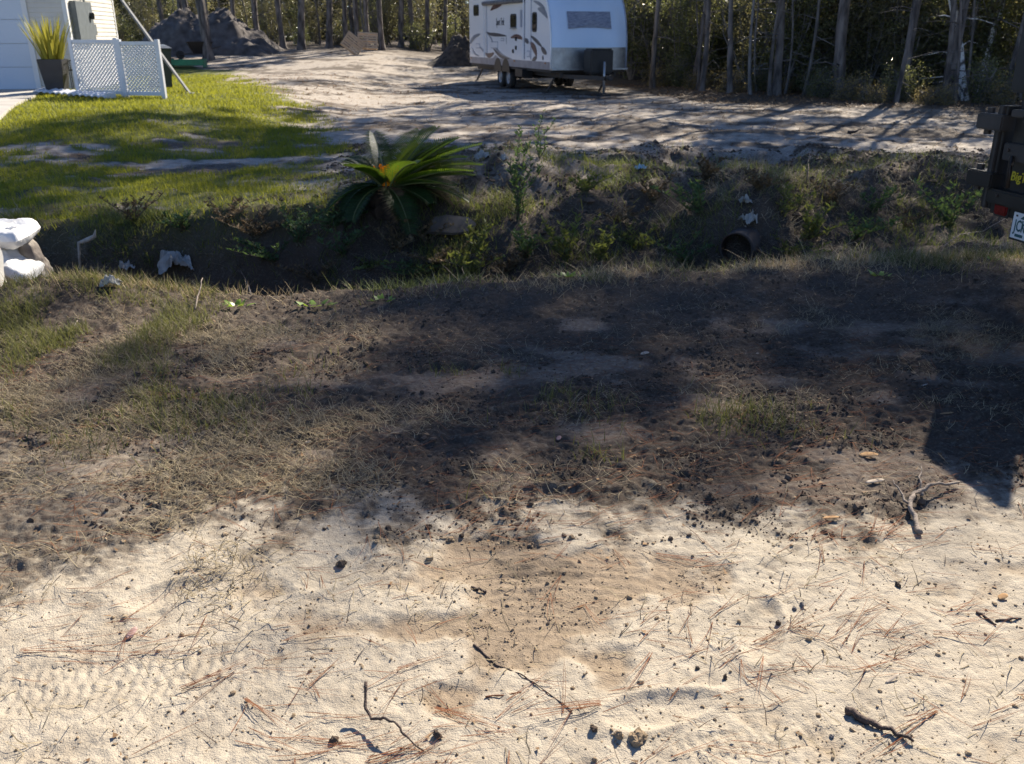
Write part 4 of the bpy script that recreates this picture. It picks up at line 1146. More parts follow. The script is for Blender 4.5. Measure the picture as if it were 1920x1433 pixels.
sack('mortar_sack', 'white printed sack on top at the back of the stack', m_bag, (-3.70, 6.12, zs + 0.30), 0.08, (0.64, 0.42, 0.14), seed=31,
     prints=((0.62, -0.45, 0.74, 0.0), (0.28, -0.5, 0.42, -0.1), (-0.6, -0.3, -0.35, 0.2)), tilt=(0.05, 0.02))

# ------------------------------------------------------------------ culvert pipe, slab, litter in the ditch
m_pipe = mat('rusty corrugated pipe', (0.06, 0.052, 0.046), (0.06, 0.03, 0.016), rough=0.8, scale=5, metal=0.2, bump=0.4)
cv = on_plane(1380, 468, (0, 7.72, 0), (0, 1, 0))
cd = Vector((0.50, 0.86, 0.02)).normalized()
vs = []; fs = []
ns, nl = 32, 70
q = cd.to_track_quat('Z', 'Y').to_matrix()
for i in range(nl):
    s_ = i / (nl - 1) * 2.2
    for rr_ in (0.15, 0.136):
        r = rr_ + 0.008 * math.sin(s_ / 0.068 * 2 * math.pi)
        for k in range(ns):
            a_ = 2 * math.pi * k / ns
            vs.append(q @ Vector((r * math.cos(a_), r * math.sin(a_), s_)))
for i in range(nl - 1):
    for l_ in (0, 1):
        for k in range(ns):
            k2 = (k + 1) % ns; A = (2 * i + l_) * ns; B = (2 * i + 2 + l_) * ns
            fs.append((A + k, A + k2, B + k2, B + k))
for k in range(ns): fs.append((k, (k + 1) % ns, ns + (k + 1) % ns, ns + k))
o = MB().add(vs, fs).build('culvert_pipe', m_pipe, sm=True); o.location = tuple(cv)
tag(o, 'open end of a rusty corrugated culvert pipe in the ditch bank', 'pipe')
m_slab = mat('weathered slab', (0.15, 0.122, 0.105), (0.08, 0.065, 0.055), rough=0.9, scale=5, bump=0.4, bscale=25)
g = G(846, 441)
o = MB().prism([(-0.21, -0.02), (-0.17, 0.16), (-0.05, 0.20), (0.15, 0.175), (0.22, 0.10), (0.19, 0.0), (0.02, -0.03)], 0.035, Matrix.Identity(4)).build('stone_slab', m_slab, bevel=0.003)
o.location = (g[0], g[1], g[2] + 0.02); o.rotation_euler = (0.62, 0.03, 0.02); o.scale = (1.05, 1.0, 1.0)
tag(o, 'flat grey brown stone slab lying on the ditch bank below the sago palm', 'slab')

m_film = mat('white plastic film', (0.60, 0.60, 0.57), (0.30, 0.29, 0.26), rough=0.35, scale=6, transl=0.25)
m_cyan = mat('pale blue scrap', (0.35, 0.55, 0.65), (0.28, 0.45, 0.55), rough=0.4)
def crumple(name, label, px, py, sx_, sy_, m, seed, lift=0.05, rz=0.0, cat='litter', amp=0.55, group=None):
    rg = np.random.default_rng(seed)
    nx, ny = 26, 20
    u, v = np.meshgrid(np.linspace(-1, 1, nx), np.linspace(-1, 1, ny))
    rad = 1 + 0.25 * fbm(np.arctan2(v, u) * 2, u * 0, seed, 2)
    x = u * sx_ / 2 * rad; y = v * sy_ / 2 * rad
    z = amp * min(sx_, sy_) * np.abs(fbm(u * 1.7 + seed, v * 1.7, seed + 5, 3)) * 1.6 + lift * (1 - 0.5 * (u * u + v * v)) 
    x = x + 0.12 * sx_ * fbm(u * 2, v * 2, seed + 9, 2)
    V = np.stack([x.ravel(), y.ravel(), z.ravel()], 1)
    i = np.arange(nx * ny).reshape(ny, nx)
    F = np.stack([i[:-1, :-1], i[:-1, 1:], i[1:, 1:], i[1:, :-1]], -1).reshape(-1, 4)
    g = G(px, py)
    o = link(name, mesh_np(name, V, [F], False), m); o.location = (g[0], g[1], float(H(g[0], g[1])) + 0.005); o.rotation_euler = (0, 0, rz)
    md = o.modifiers.new('s', 'SOLIDIFY'); md.thickness = 0.002
    return tag(o, label, cat, group)
crumple('plastic_sheet', 'crumpled white plastic sheet caught on the ditch bank grass', 333, 506, 0.30, 0.22, m_film, 3, 0.12, 0.4)
crumple('plastic_scrap', 'small bluish white plastic scrap in the dark of the ditch', 238, 512, 0.09, 0.12, m_film, 4, 0.05, 1.0)
crumple('paper_scrap', 'torn pale paper scrap at the bottom of the ditch', 210, 540, 0.10, 0.07, m_film, 6, 0.03, 0.2)
crumple('crushed_cup', 'crushed white cup lying above the culvert mouth', 1404, 416, 0.13, 0.12, m_film, 8, 0.07, 0.5)
crumple('paper_scrap', 'grey white paper scrap on the bank higher than the crushed cup', 1398, 378, 0.10, 0.09, m_film, 10, 0.03, 0.9)
crumple('bottle_scrap', 'pale blue plastic scrap on the churned dirt past the ditch', 1200, 320, 0.11, 0.07, m_cyan, 11, 0.03, 0.1)
crumple('paper_scrap', 'white paper scrap in the dirt beyond the sago palm', 905, 306, 0.18, 0.10, m_film, 12, 0.05, 0.3)
crumple('paper_scrap', 'small white flake of paper right of the sago palm', 946, 308, 0.09, 0.06, m_film, 13, 0.03, 0.6)

# curled pale bark strip sticking up in the ditch
g = G(150, 500)
o = MB().tube([(0, 0, -0.05), (0.01, 0.0, 0.10), (0.03, 0, 0.22), (0.10, 0.02, 0.24), (0.18, 0.0, 0.28), (0.20, 0.0, 0.34)], [0.012, 0.012, 0.016, 0.024, 0.018, 0.004], 7).build('bent_root', mat('pale bark', (0.50, 0.44, 0.36), (0.34, 0.28, 0.22), rough=0.8, scale=20), sm=True)
o.location = tuple(g); tag(o, 'pale bent root standing up out of the dark ditch', 'root')

# ------------------------------------------------------------------ sago palm
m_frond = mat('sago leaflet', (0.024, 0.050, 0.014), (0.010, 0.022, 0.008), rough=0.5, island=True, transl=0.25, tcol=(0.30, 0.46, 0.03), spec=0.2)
m_rachis = mat('sago rachis', (0.16, 0.17, 0.05), (0.10, 0.11, 0.04), rough=0.5)
m_flush = mat('new orange frond', (0.95, 0.38, 0.01), (0.80, 0.28, 0.01), rough=0.5, island=True, transl=0.15)
m_caudex = mat('sago trunk', (0.07, 0.05, 0.04), (0.03, 0.022, 0.018), rough=0.9, scale=14, bump=1.0)
sg = G(728, 398)
sago = thing('sago_palm', 'dark green sago palm with orange centre growing on the ditch bank', 'palm', (sg[0], sg[1], sg[2] - 0.05), 0)
rs = np.random.default_rng(12)
vs = []; fs = []
for i in range(7):
    for k in range(14):
        f = i / 6; r = (0.13 + 0.03 * math.sin(f * 3.1)) * (1 if i < 6 else 0.35) * (0.86 + 0.28 * rs.random())
        vs.append((r * math.cos(k / 14 * 6.283), r * math.sin(k / 14 * 6.283), f * 0.30))
for i in range(6):
    for k in range(14): fs.append((i * 14 + k, i * 14 + (k + 1) % 14, (i + 1) * 14 + (k + 1) % 14, (i + 1) * 14 + k))
MB().add(vs, fs).build('caudex', m_caudex, sago)
def frond(az, el, length, droop, m, nl=38, lmax=0.19, wl=0.013, name='frond'):
    # rachis path
    pts = []; p = np.array([0.05 * math.cos(az), 0.05 * math.sin(az), 0.28]); a = el
    K = 12
    for i in range(K + 1):
        pts.append(p.copy())
        p = p + np.array([math.cos(a) * math.cos(az), math.cos(a) * math.sin(az), math.sin(a)]) * length / K
        a -= droop / K
    pts = np.array(pts)
    V = []; F = []
    for i in range(nl):
        f = 0.10 + 0.9 * i / (nl - 1)
        idx = f * K; i0 = min(int(idx), K - 1); fr = idx - i0
        c = pts[i0] * (1 - fr) + pts[i0 + 1] * fr
        tan = pts[i0 + 1] - pts[i0]; tan /= np.linalg.norm(tan)
        side = np.cross(tan, [0, 0, 1.0]); side /= (np.linalg.norm(side) + 1e-9)
        up = np.cross(side, tan)
        ll = lmax * (math.sin(math.pi * (0.12 + 0.80 * f)) ** 0.7) * (0.9 + 0.2 * rs.random())
        for sgn in (-1, 1):
            d = side * sgn * 0.86 + tan * 0.42 + up * 0.32
            d /= np.linalg.norm(d)
            wv = tan * wl
            tip = c + d * ll - np.array([0, 0, 0.012])
            mid = c + d * ll * 0.5 + up * 0.006
            o_ = len(V)
            V += [c - wv * 0.4, c + wv * 0.4, mid + wv * 0.55, tip, mid - wv * 0.55]
            F += [(o_, o_ + 1, o_ + 2, o_ + 4), (o_ + 4, o_ + 2, o_ + 3)]
    fo = MB().add(V, F).build(name, m, sago)
    MB().tube([tuple(q_) for q_ in pts], list(np.linspace(0.011, 0.003, K + 1)), 5).build('rachis', m_rachis, fo)
m_fdead = mat('dead brown frond', (0.16, 0.10, 0.05), (0.08, 0.05, 0.03), rough=0.8, island=True)
for k in range(20):
    az = k / 20 * 6.283 + rs.normal() * 0.15
    frond(az, -0.15 + 0.45 * rs.random(), 0.38 + 0.25 * rs.random(), 0.6 + 0.8 * rs.random(), m_frond if k % 5 else m_fdead)
for k in range(9):
    az = k / 9 * 6.283 + 0.3 + rs.normal() * 0.2
    frond(az, 0.5 + 0.4 * rs.random(), (0.55 if math.cos(az) > -0.2 else 0.40) + 0.12 * rs.random(), 0.5 + 0.3 * rs.random(), m_frond)
m_frondl = mat('sunlit sago leaflet', (0.06, 0.11, 0.02), (0.025, 0.05, 0.012), rough=0.5, island=True, transl=0.5, tcol=(0.50, 0.68, 0.03), spec=0.2)  # brighter leaflet copy, sunlight from behind put into its colour
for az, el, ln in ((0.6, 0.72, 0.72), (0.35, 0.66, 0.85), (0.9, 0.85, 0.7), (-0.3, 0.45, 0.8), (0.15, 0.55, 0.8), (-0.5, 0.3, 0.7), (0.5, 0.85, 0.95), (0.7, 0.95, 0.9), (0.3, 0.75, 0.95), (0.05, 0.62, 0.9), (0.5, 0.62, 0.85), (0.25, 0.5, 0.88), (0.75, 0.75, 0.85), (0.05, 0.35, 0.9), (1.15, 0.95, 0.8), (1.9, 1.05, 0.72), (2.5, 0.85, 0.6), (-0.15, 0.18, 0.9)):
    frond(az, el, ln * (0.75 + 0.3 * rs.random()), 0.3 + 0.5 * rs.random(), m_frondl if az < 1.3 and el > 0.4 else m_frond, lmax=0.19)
for k in range(8):
    az = k / 8 * 6.283
    frond(az, 0.9 + 0.5 * rs.random(), 0.20, -0.3, m_flush, 14, 0.05, 0.018, 'new_frond')

# ------------------------------------------------------------------ weeds on the banks
m_weed = mat('grey green weed leaf', (0.10, 0.15, 0.07), (0.04, 0.07, 0.035), rough=0.5, island=True, transl=0.25, tcol=(0.25, 0.38, 0.08))
m_weed2 = mat('yellow green weed leaf', (0.17, 0.18, 0.065), (0.06, 0.08, 0.03), rough=0.5, island=True, transl=0.3, tcol=(0.45, 0.5, 0.08))
m_weedd = mat('withered weed leaf', (0.22, 0.16, 0.09), (0.09, 0.065, 0.04), rough=0.7, island=True, transl=0.15)
m_stem = mat('weed stem', (0.12, 0.10, 0.05), (0.06, 0.05, 0.03), rough=0.7)
def leaf_quads(C, D, L, W, rng):
    """diamond leaves: centres C (n,3), directions D (n,3)"""
    n_ = len(C)
    D = D / np.linalg.norm(D, axis=1, keepdims=True)
    R = rng.normal(size=(n_, 3)); S_ = np.cross(D, R); S_ /= np.linalg.norm(S_, axis=1, keepdims=True)
    Nn = np.cross(D, S_)
    L = np.asarray(L)[:, None]; W = np.asarray(W)[:, None]
    v0 = C; v1 = C + D * L * 0.45 + S_ * W * 0.5 + Nn * W * 0.12; v2 = C + D * L; v3 = C + D * L * 0.45 - S_ * W * 0.5 + Nn * W * 0.12
    V = np.stack([v0, v1, v2, v3], 1).reshape(-1, 3)
    b = (np.arange(n_) * 4)[:, None]
    return V, [np.concatenate([b + np.array([0, 1, 2]), b + np.array([0, 2, 3])])]
def weed(px, py, h, stems, nleaf, ls, m, label, seed, spread=0.25, name='weed'):
    rg = np.random.default_rng(seed)
    g = G(px, py)
    t = thing(name, label, 'weed', (g[0], g[1], float(H(g[0], g[1])) - 0.01), 0, 'weeds along the ditch')
    C = []; D = []
    for s_ in range(stems):
        a = rg.random() * 6.283; sp = spread * (0.3 + rg.random()); hh = h * (0.55 + 0.45 * rg.random())
        pts = [np.array([math.cos(a) * sp * f ** 1.3 + 0.02 * rg.normal(), math.sin(a) * sp * f ** 1.3 + 0.02 * rg.normal(), hh * f]) for f in np.linspace(0, 1, 6)]
        MB().tube(pts, list(np.linspace(0.006, 0.002, 6)), 5).build('stem', m_stem, t)
        for k in range(nleaf):
            f = rg.random() ** 0.8 * 0.95 + 0.05; i0 = min(int(f * 5), 4)
            c = pts[i0] + (pts[i0 + 1] - pts[i0]) * (f * 5 - i0)
            C.append(c); aa_ = rg.random() * 6.283; D.append([math.cos(aa_), math.sin(aa_), 0.5 + 0.5 * rg.random()])
    n_ = len(C)
    V, F = leaf_quads(np.array(C), np.array(D), ls * (0.6 + 0.8 * rg.random(n_)), ls * 0.42 * (0.6 + 0.6 * rg.random(n_)), rg)
    link('foliage', mesh_np('foliage', V, F), m, t)
    return t
weed(972, 410, 0.92, 7, 60, 0.05, m_weed, 'tall thin grey green weed on the bank right of the sago palm', 41, 0.20)
weed(1010, 300, 0.55, 4, 40, 0.04, m_weed, 'small sparse weed on the churned dirt behind the tall weed', 42, 0.15)
weed(1060, 490, 0.42, 8, 45, 0.06, m_weed2, 'bushy yellow green weed on the ditch slope below the tall weed', 43, 0.30)
weed(1120, 500, 0.30, 7, 40, 0.05, m_weed2, 'low weed at the ditch bottom beside the bushy one', 44, 0.25)
weed(1310, 405, 0.36, 9, 50, 0.055, m_weed, 'leafy green weed left of the culvert mouth', 45, 0.35)
weed(1515, 440, 0.34, 8, 45, 0.06, m_weed2, 'leafy weed growing through straw right of the culvert mouth', 46, 0.35)
weed(1600, 450, 0.26, 7, 40, 0.05, m_weed, 'low dark weed in the hollow before the dump trailer', 47, 0.35)
weed(1780, 420, 0.42, 10, 50, 0.05, m_weed, 'scrubby dark weed clump beside the dump trailer corner', 48, 0.40)
weed(900, 480, 0.34, 6, 40, 0.05, m_weed2, 'spindly weed beneath the stone slab', 49, 0.2)
weed(560, 470, 0.38, 9, 45, 0.05, m_weed, 'dark weed clump on the bank left of the sago palm', 50, 0.35)
weed(640, 480, 0.36, 8, 40, 0.05, m_weed, 'dark weed clump on the slope under the sago palm', 51, 0.3)
rgw = np.random.default_rng(99)
WSP = [(480, 455), (520, 500), (600, 520), (690, 500), (745, 470), (770, 515), (830, 500), (870, 520), (940, 500), (985, 470), (1160, 420), (1200, 470), (1230, 380), (1270, 500), (1420, 350), (1460, 400), (1560, 380), (1640, 400), (1700, 440), (1100, 360), (420, 430), (340, 430), (250, 415), (1480, 470), (1330, 330), (620, 440), (790, 445)]
for i, (px, py) in enumerate(WSP):
    kind = (2, 0, 2, 1)[i % 4]
    weed(px + rgw.uniform(-12, 12), py + rgw.uniform(-6, 6), rgw.uniform(0.16, 0.34), int(rgw.integers(7, 13)), 38, rgw.uniform(0.035, 0.055), (m_weed, m_weed2, m_weedd)[kind],
         ('low grey green weed tangled in dead grass on the ditch bank', 'low yellow green weed tangled in dead grass on the ditch bank', 'withered brown weed tangled in dead grass on the ditch bank')[kind], 900 + i, rgw.uniform(0.2, 0.4))
def rosette(px, py, n_, size, label, seed):
    rg = np.random.default_rng(seed); g = G(px, py)
    t = thing('seedling', label, 'seedling', (g[0], g[1], float(H(g[0], g[1]))), 0, 'broad leaved seedlings on the ditch lip')
    for k in range(n_):
        a = k / n_ * 6.283 + rg.normal() * 0.3; r = size * (0.2 + 1.6 * rg.random())
        c = np.array([[r * math.cos(a) * 1.3, r * math.sin(a) * 0.6, 0.02]])
        V, F = ribbons(c, np.array([size * (0.8 + 0.6 * rg.random())]), np.array([size * 0.8]), np.array([a]), np.array([0.6 + 0.5 * rg.random()]), np.array([0.5]), 3)
        link('leaf', mesh_np('leaf', V, F, True), m_lime, t)
m_lime = mat('lime seedling leaf', (0.24, 0.36, 0.04), (0.13, 0.22, 0.03), rough=0.45, transl=0.35, tcol=(0.5, 0.65, 0.06), scale=20)
for i, (px, py, n_, sz, lb) in enumerate(((445, 578, 14, .045, 'lime green seedlings on the ditch lip beside the upright dead stalk'), (590, 578, 12, .05, 'lime green grass like seedling on the ditch lip left of centre'),
        (985, 528, 24, .042, 'lime green broad leaved seedlings on the sunlit ditch lip, largest patch'), (1065, 524, 16, .042, 'lime green seedlings on the ditch lip beside the largest patch'),
        (1650, 520, 12, .04, 'lime green seedling in the sunlit straw strip'), (1860, 492, 4, .03, 'single lime seedling near the number plate'), (715, 570, 10, .04, 'small lime seedling on the lip under the weeds'))):
    rosette(px, py, n_, sz, lb, 60 + i)
# ------------------------------------------------------------------ woods
m_bark = mat('pine bark', (0.21, 0.18, 0.16), (0.05, 0.042, 0.038), rough=0.95, scale=7, stretch=(1, 1, 0.28), bump=1.0, bscale=10)
m_barkg = mat('grey bark', (0.24, 0.22, 0.20), (0.10, 0.09, 0.085), rough=0.9, scale=6, stretch=(1, 1, 0.4), bump=0.8, bscale=14)
m_barkw = mat('white blotched bark', (0.78, 0.76, 0.72), (0.10, 0.09, 0.085), rough=0.85, scale=7.0, stretch=(1, 1, 0.7), bump=0.5, bscale=16, contrast=(0.42, 0.54))
m_needle = mat('pine needles', (0.06, 0.10, 0.025), (0.03, 0.055, 0.016), rough=0.5, island=True, transl=0.25, tcol=(0.25, 0.33, 0.05))
m_leafA = mat('evergreen oak leaf', (0.20, 0.21, 0.105), (0.045, 0.055, 0.028), rough=0.25, island=True, transl=0.45, tcol=(0.40, 0.42, 0.12), spec=0.6)
m_leafB = mat('olive understorey leaf', (0.23, 0.215, 0.11), (0.04, 0.042, 0.022), rough=0.36, island=True, transl=0.45, tcol=(0.42, 0.38, 0.15), spec=0.6)
m_leafC = mat('dry tan leaf', (0.30, 0.24, 0.12), (0.12, 0.10, 0.05), rough=0.45, island=True, transl=0.4, tcol=(0.55, 0.45, 0.18))

def trunk_mesh(h, r, seed, lean=(0, 0), ns=12, rings=26, kink=0.15):
    rg = np.random.default_rng(seed)
    vs = []; fs = []
    ph = rg.random(4) * 6
    for i in range(rings):
        f = (i / (rings - 1)) ** 1.5
        z = -0.15 + (h + 0.15) * f
        rad = r * (1 - 0.78 * f) * (1 + 0.45 * math.exp(-max(z, 0) / 0.22))
        cx = lean[0] * z + kink * math.sin(z * 0.5 + ph[0]) * min(z / 3, 1); cy = lean[1] * z + kink * math.sin(z * 0.42 + ph[1]) * min(z / 3, 1)
        for k in range(ns):
            a = 2 * math.pi * k / ns
            rr_ = rad * (1 + 0.10 * math.sin(3 * a + ph[2]) + 0.08 * rg.normal())
            vs.append((cx + rr_ * math.cos(a), cy + rr_ * math.sin(a), z))
    for i in range(rings - 1):
        for k in range(ns): fs.append((i * ns + k, i * ns + (k + 1) % ns, (i + 1) * ns + (k + 1) % ns, (i + 1) * ns + k))
    def centre(z):
        return np.array([lean[0] * z + kink * math.sin(z * 0.5 + ph[0]) * min(z / 3, 1), lean[1] * z + kink * math.sin(z * 0.42 + ph[1]) * min(z / 3, 1), z])
    return vs, fs, centre

def pine_parts(h, r, seed, crown_from=0.5, spread=2.4, nbr=46, lean=(0, 0)):
    rg = np.random.default_rng(seed)
    vs, fs, cen = trunk_mesh(h, r, seed, lean)
    tb = MB().add(vs, fs); C = []; D = []
    for _ in range(12):                                   # dead limbs and stubs low on the stem
        z = h * rg.uniform(0.04, 0.45); a = rg.random() * 6.283; ln = rg.uniform(0.25, 1.3); p0 = cen(z); d_ = np.array([math.cos(a), math.sin(a), rg.uniform(-0.15, 0.5)])
        tb.tube([p0, p0 + d_ * ln * 0.5 + rg.normal(size=3) * 0.05, p0 + d_ * ln + np.array([0, 0, -0.15 * ln])], [r * 0.16 + 0.006, r * 0.10 + 0.004, 0.004], 4, cap=False)
    for k in range(nbr):
        f = crown_from + (1 - crown_from) * (k + rg.random()) / nbr
        z = h * f; a = rg.random() * 6.283; g = (f - crown_from) / (1 - crown_from)
        ln = spread * (0.35 + 0.65 * math.sin(math.pi * (0.15 + 0.80 * (1 - g)))) * (0.7 + 0.5 * rg.random())
        p0 = cen(z); up = 0.15 + 0.5 * g
        pts = [p0 + np.array([math.cos(a) * ln * q, math.sin(a) * ln * q, ln * (up * q + 0.15 * q * q)]) for q in (0, 0.5, 1)]
        tb.tube(pts, [r * 0.20 * (1.1 - g), r * 0.12 * (1.1 - g), 0.01], 4, cap=False)
        for q in np.concatenate([[1.0, 0.92, 0.8], 0.35 + 0.6 * rg.random(5)]):
            c = p0 + np.array([math.cos(a) * ln * q, math.sin(a) * ln * q, ln * (up * q + 0.15 * q * q)]) + rg.normal(size=3) * 0.16
            for j in range(9):
                C.append(c + rg.normal(size=3) * 0.05); D.append(rg.normal(size=3) + np.array([math.cos(a), math.sin(a), 0.9]) * 0.7)
    n_ = len(C)
    V, F = leaf_quads(np.array(C), np.array(D), 0.34 * (0.7 + 0.6 * rg.random(n_)), 0.07 + 0.05 * rg.random(n_), rg)
    return tb, mesh_np('crown', V, F)

def hard_parts(h, r, seed, crown_from=0.35, spread=2.6, nleaf=4200, leaf=0.17, lean=(0, 0), m=None):
    rg = np.random.default_rng(seed)
    vs, fs, cen = trunk_mesh(h, r, seed, lean, kink=0.25)
    tb = MB().add(vs, fs); clumps = []
    for _ in range(10):                                   # dead limbs and stubs low on the stem
        z = h * rg.uniform(0.04, 0.45); a = rg.random() * 6.283; ln = rg.uniform(0.25, 1.3); p0 = cen(z); d_ = np.array([math.cos(a), math.sin(a), rg.uniform(-0.15, 0.5)])
        tb.tube([p0, p0 + d_ * ln * 0.5 + rg.normal(size=3) * 0.05, p0 + d_ * ln + np.array([0, 0, -0.15 * ln])], [r * 0.16 + 0.006, r * 0.10 + 0.004, 0.004], 4, cap=False)
    for k in range(20):
        f = crown_from + (1 - crown_from) * (k + rg.random()) / 20
        z = h * f * 0.92; a = rg.random() * 6.283; g = (f - crown_from) / (1 - crown_from)
        ln = spread * (0.45 + 0.55 * math.sin(math.pi * (0.2 + 0.7 * (1 - g)))) * (0.6 + 0.6 * rg.random())
        p0 = cen(z); e = p0 + np.array([math.cos(a) * ln, math.sin(a) * ln, ln * 0.55])
        tb.tube([p0, (p0 + e) / 2 + np.array([0, 0, -0.1]), e], [r * 0.28 * (1.1 - g), r * 0.16, 0.012], 4, cap=False)
        for q in (1.0, 0.7): clumps.append((p0 + (e - p0) * q, 0.45 + 0.35 * rg.random()))
    cl = np.array([c[0] for c in clumps]); cr = np.array([c[1] for c in clumps])
    i = rg.integers(0, len(cl), nleaf)
    d = rg.normal(size=(nleaf, 3)); d /= np.linalg.norm(d, axis=1, keepdims=True)
    C = cl[i] + d * (cr[i] * rg.random(nleaf) ** 0.45)[:, None] * np.array([1.15, 1.15, 0.75])
    V, F = leaf_quads(C, rg.normal(size=(nleaf, 3)) + np.array([0, 0, -0.3]), leaf * (0.6 + 0.8 * rg.random(nleaf)), leaf * 0.5 * (0.6 + 0.7 * rg.random(nleaf)), rg)
    return tb, mesh_np('crown', V, F)

def bush_parts(h, w, seed, nleaf=2600, leaf=0.072, stems=9):
    rg = np.random.default_rng(seed)
    tb = MB(); cl = []; cr = []
    for k in range(stems):
        a = rg.random() * 6.283; b = rg.random() * w * 0.5; hh = h * (0.55 + 0.45 * rg.random())
        pts = [np.array([b * math.cos(a) * f ** 0.8 + 0.08 * rg.normal() * f, b * math.sin(a) * f ** 0.8 + 0.08 * rg.normal() * f, -0.1 + hh * f]) for f in np.linspace(0, 1, 6)]
        tb.tube(pts, list(np.linspace(0.03, 0.008, 6)), 5, cap=False)
        for f in (0.25, 0.4, 0.55, 0.7, 0.85, 1.0):
            i0 = min(int(f * 5), 4); c = pts[i0] + (pts[i0 + 1] - pts[i0]) * (f * 5 - i0)
            for _ in range(2):
                cc = c + rg.normal(size=3) * np.array([0.35, 0.35, 0.2]) * w * 0.35
                cc[2] = max(cc[2], 0.12); cl.append(cc); cr.append(0.18 + 0.25 * rg.random())
                tb.tube([c, (c + cc) / 2 + rg.normal(size=3) * 0.06, cc, cc + rg.normal(size=3) * 0.25], [0.010, 0.008, 0.006, 0.003], 3, cap=False)
    cl = np.array(cl); cr = np.array(cr)
    i = rg.integers(0, len(cl), nleaf)
    d = rg.normal(size=(nleaf, 3)); d /= np.linalg.norm(d, axis=1, keepdims=True)
    C = cl[i] + d * (cr[i] * rg.random(nleaf) ** 0.5)[:, None]
    C[:, 2] = np.maximum(C[:, 2], 0.03)
    V, F = leaf_quads(C, rg.normal(size=(nleaf, 3)), leaf * (0.5 + 0.9 * rg.random(nleaf)), leaf * 0.5 * (0.6 + 0.7 * rg.random(nleaf)), rg)
    return tb, mesh_np('foliage', V, F)

def proto_pair(tb, tname, mt, crown, cname, mc):
    t_me = tb.build(tname, mt, None, sm=True).data
    bpy.data.objects.remove(bpy.data.objects[[o.name for o in bpy.data.objects if o.data == t_me][0]])
    crown.materials.append(mc)
    return (tname, t_me, cname, crown)
PINE = [proto_pair(*(lambda p: (p[0], 'trunk', m_bark, p[1], 'crown', m_needle))(pine_parts(17.0, 0.125, 300 + i, 0.5, 2.5, 26))) for i in range(3)]
HARD = [proto_pair(*(lambda p: (p[0], 'trunk', m_bark, p[1], 'crown', m_leafA))(hard_parts(13.0, 0.07, 330 + i, 0.42, 2.5, 3300, 0.19))) for i in range(2)]
HIGH = [proto_pair(*(lambda p: (p[0], 'trunk', m_bark, p[1], 'crown', m_leafA))(hard_parts(13.0, 0.065, 340 + i, 0.82, 2.4, 3000, 0.19))) for i in range(2)]  # crown shaped to sit high, letting light under and steering its shade
BUSH = [proto_pair(*(lambda p, mm: (p[0], 'stems', m_barkg, p[1], 'foliage', mm))(bush_parts(hh, ww, 350 + i, nl), mm))
        for i, (hh, ww, nl, mm) in enumerate(((3.4, 2.4, 5200, m_leafA), (2.8, 2.4, 4600, m_leafB), (4.2, 2.6, 5600, m_leafB), (1.5, 1.9, 3000, m_leafA), (0.8, 1.5, 1600, m_leafC), (3.8, 2.4, 5000, m_leafA)))]

def plant(kind, name, label, cat, x, y, rz=0.0, sc=1.0, group=None, tilt=(0, 0), scz=None):
    z = float(zbase(x, y))
    t = thing(name, label, cat, (x, y, z - 0.02), rz, group)
    t.rotation_euler = (tilt[0], tilt[1], rz); t.scale = (sc, sc, scz or sc)
    a, am, b, bm_ = kind
    link(a, am, None, t); link(b, bm_, None, t)
    return t

rw = np.random.default_rng(77)
# --- single trunks along the right wood edge that the photo shows, and one added for its shade
def at_px(px, py): g = G(px, py); return g[0], g[1]
def edge_tree(px, py, h, r, mt, label, seed, top=None, crown='pine', cf=0.5, spread=2.4, name='pine_tree', mc=None, group=None):
    x, y = at_px(px, py)
    lean = (0, 0)
    if top:
        p = on_plane(top[0], top[1], (x, y, 0), (0, 1, 0)); z0 = float(zbase(x, y)); lean = ((p[0] - x) / (p[2] - z0), 0.0)
    if crown == 'pine': tb, cr = pine_parts(h, r, seed, cf, spread, 22, lean)
    else: tb, cr = hard_parts(h, r, seed, cf, spread, 1500, 0.17, lean)
    t = thing(name, label, 'tree', (x, y, float(zbase(x, y)) - 0.02), 0, group)
    tb.build('trunk', mt, t, sm=True)
    cr.materials.append(mc or (m_needle if crown == 'pine' else m_leafA)); link('crown', cr, None, t)
    return t
edge_tree(1572, 183, 15.0, 0.17, m_bark, 'grey brown pine trunk leaning slightly at the right wood edge', 401, (1590, 0))
edge_tree(1487, 148, 14.0, 0.11, m_barkg, 'pale grey tree trunk forming a pair with a thin stem', 402, (1500, 20), 'hard', 0.45, 2.2, 'hardwood_tree')
edge_tree(1502, 147, 9.0, 0.055, m_barkw, 'thin pale stem rising beside the pale grey trunk', 403, (1512, 10), 'hard', 0.5, 1.4, 'sapling_tree')
edge_tree(1806, 188, 12.5, 0.11, m_barkw, 'white blotched trunk bending left at the wood edge', 404, (1781, 0), 'hard', 0.5, 2.2, 'hardwood_tree')
edge_tree(1838, 184, 12.0, 0.10, m_barkw, 'white blotched trunk slanting right next to the bending one', 405, (1882, 0), 'hard', 0.5, 2.2, 'hardwood_tree')
edge_tree(1866, 180, 9.5, 0.08, m_barkw, 'thinner mottled trunk slanting right behind the dump trailer', 406, (1908, 50), 'hard', 0.5, 1.8, 'hardwood_tree')
edge_tree(1241, 150, 17.0, 0.12, m_bark, 'dark pine trunk right behind the travel trailer front', 407)
edge_tree(1298, 152, 16.0, 0.13, m_bark, 'dark pine trunk leaning right beside the travel trailer', 408, (1325, 0))
edge_tree(1612, 160, 13.8, 0.11, m_bark, 'dark straight trunk just behind the leaning grey brown pine', 409)
edge_tree(392, 112, 17.0, 0.20, m_bark, 'dark pine trunk standing in front of the spoil heap', 410)
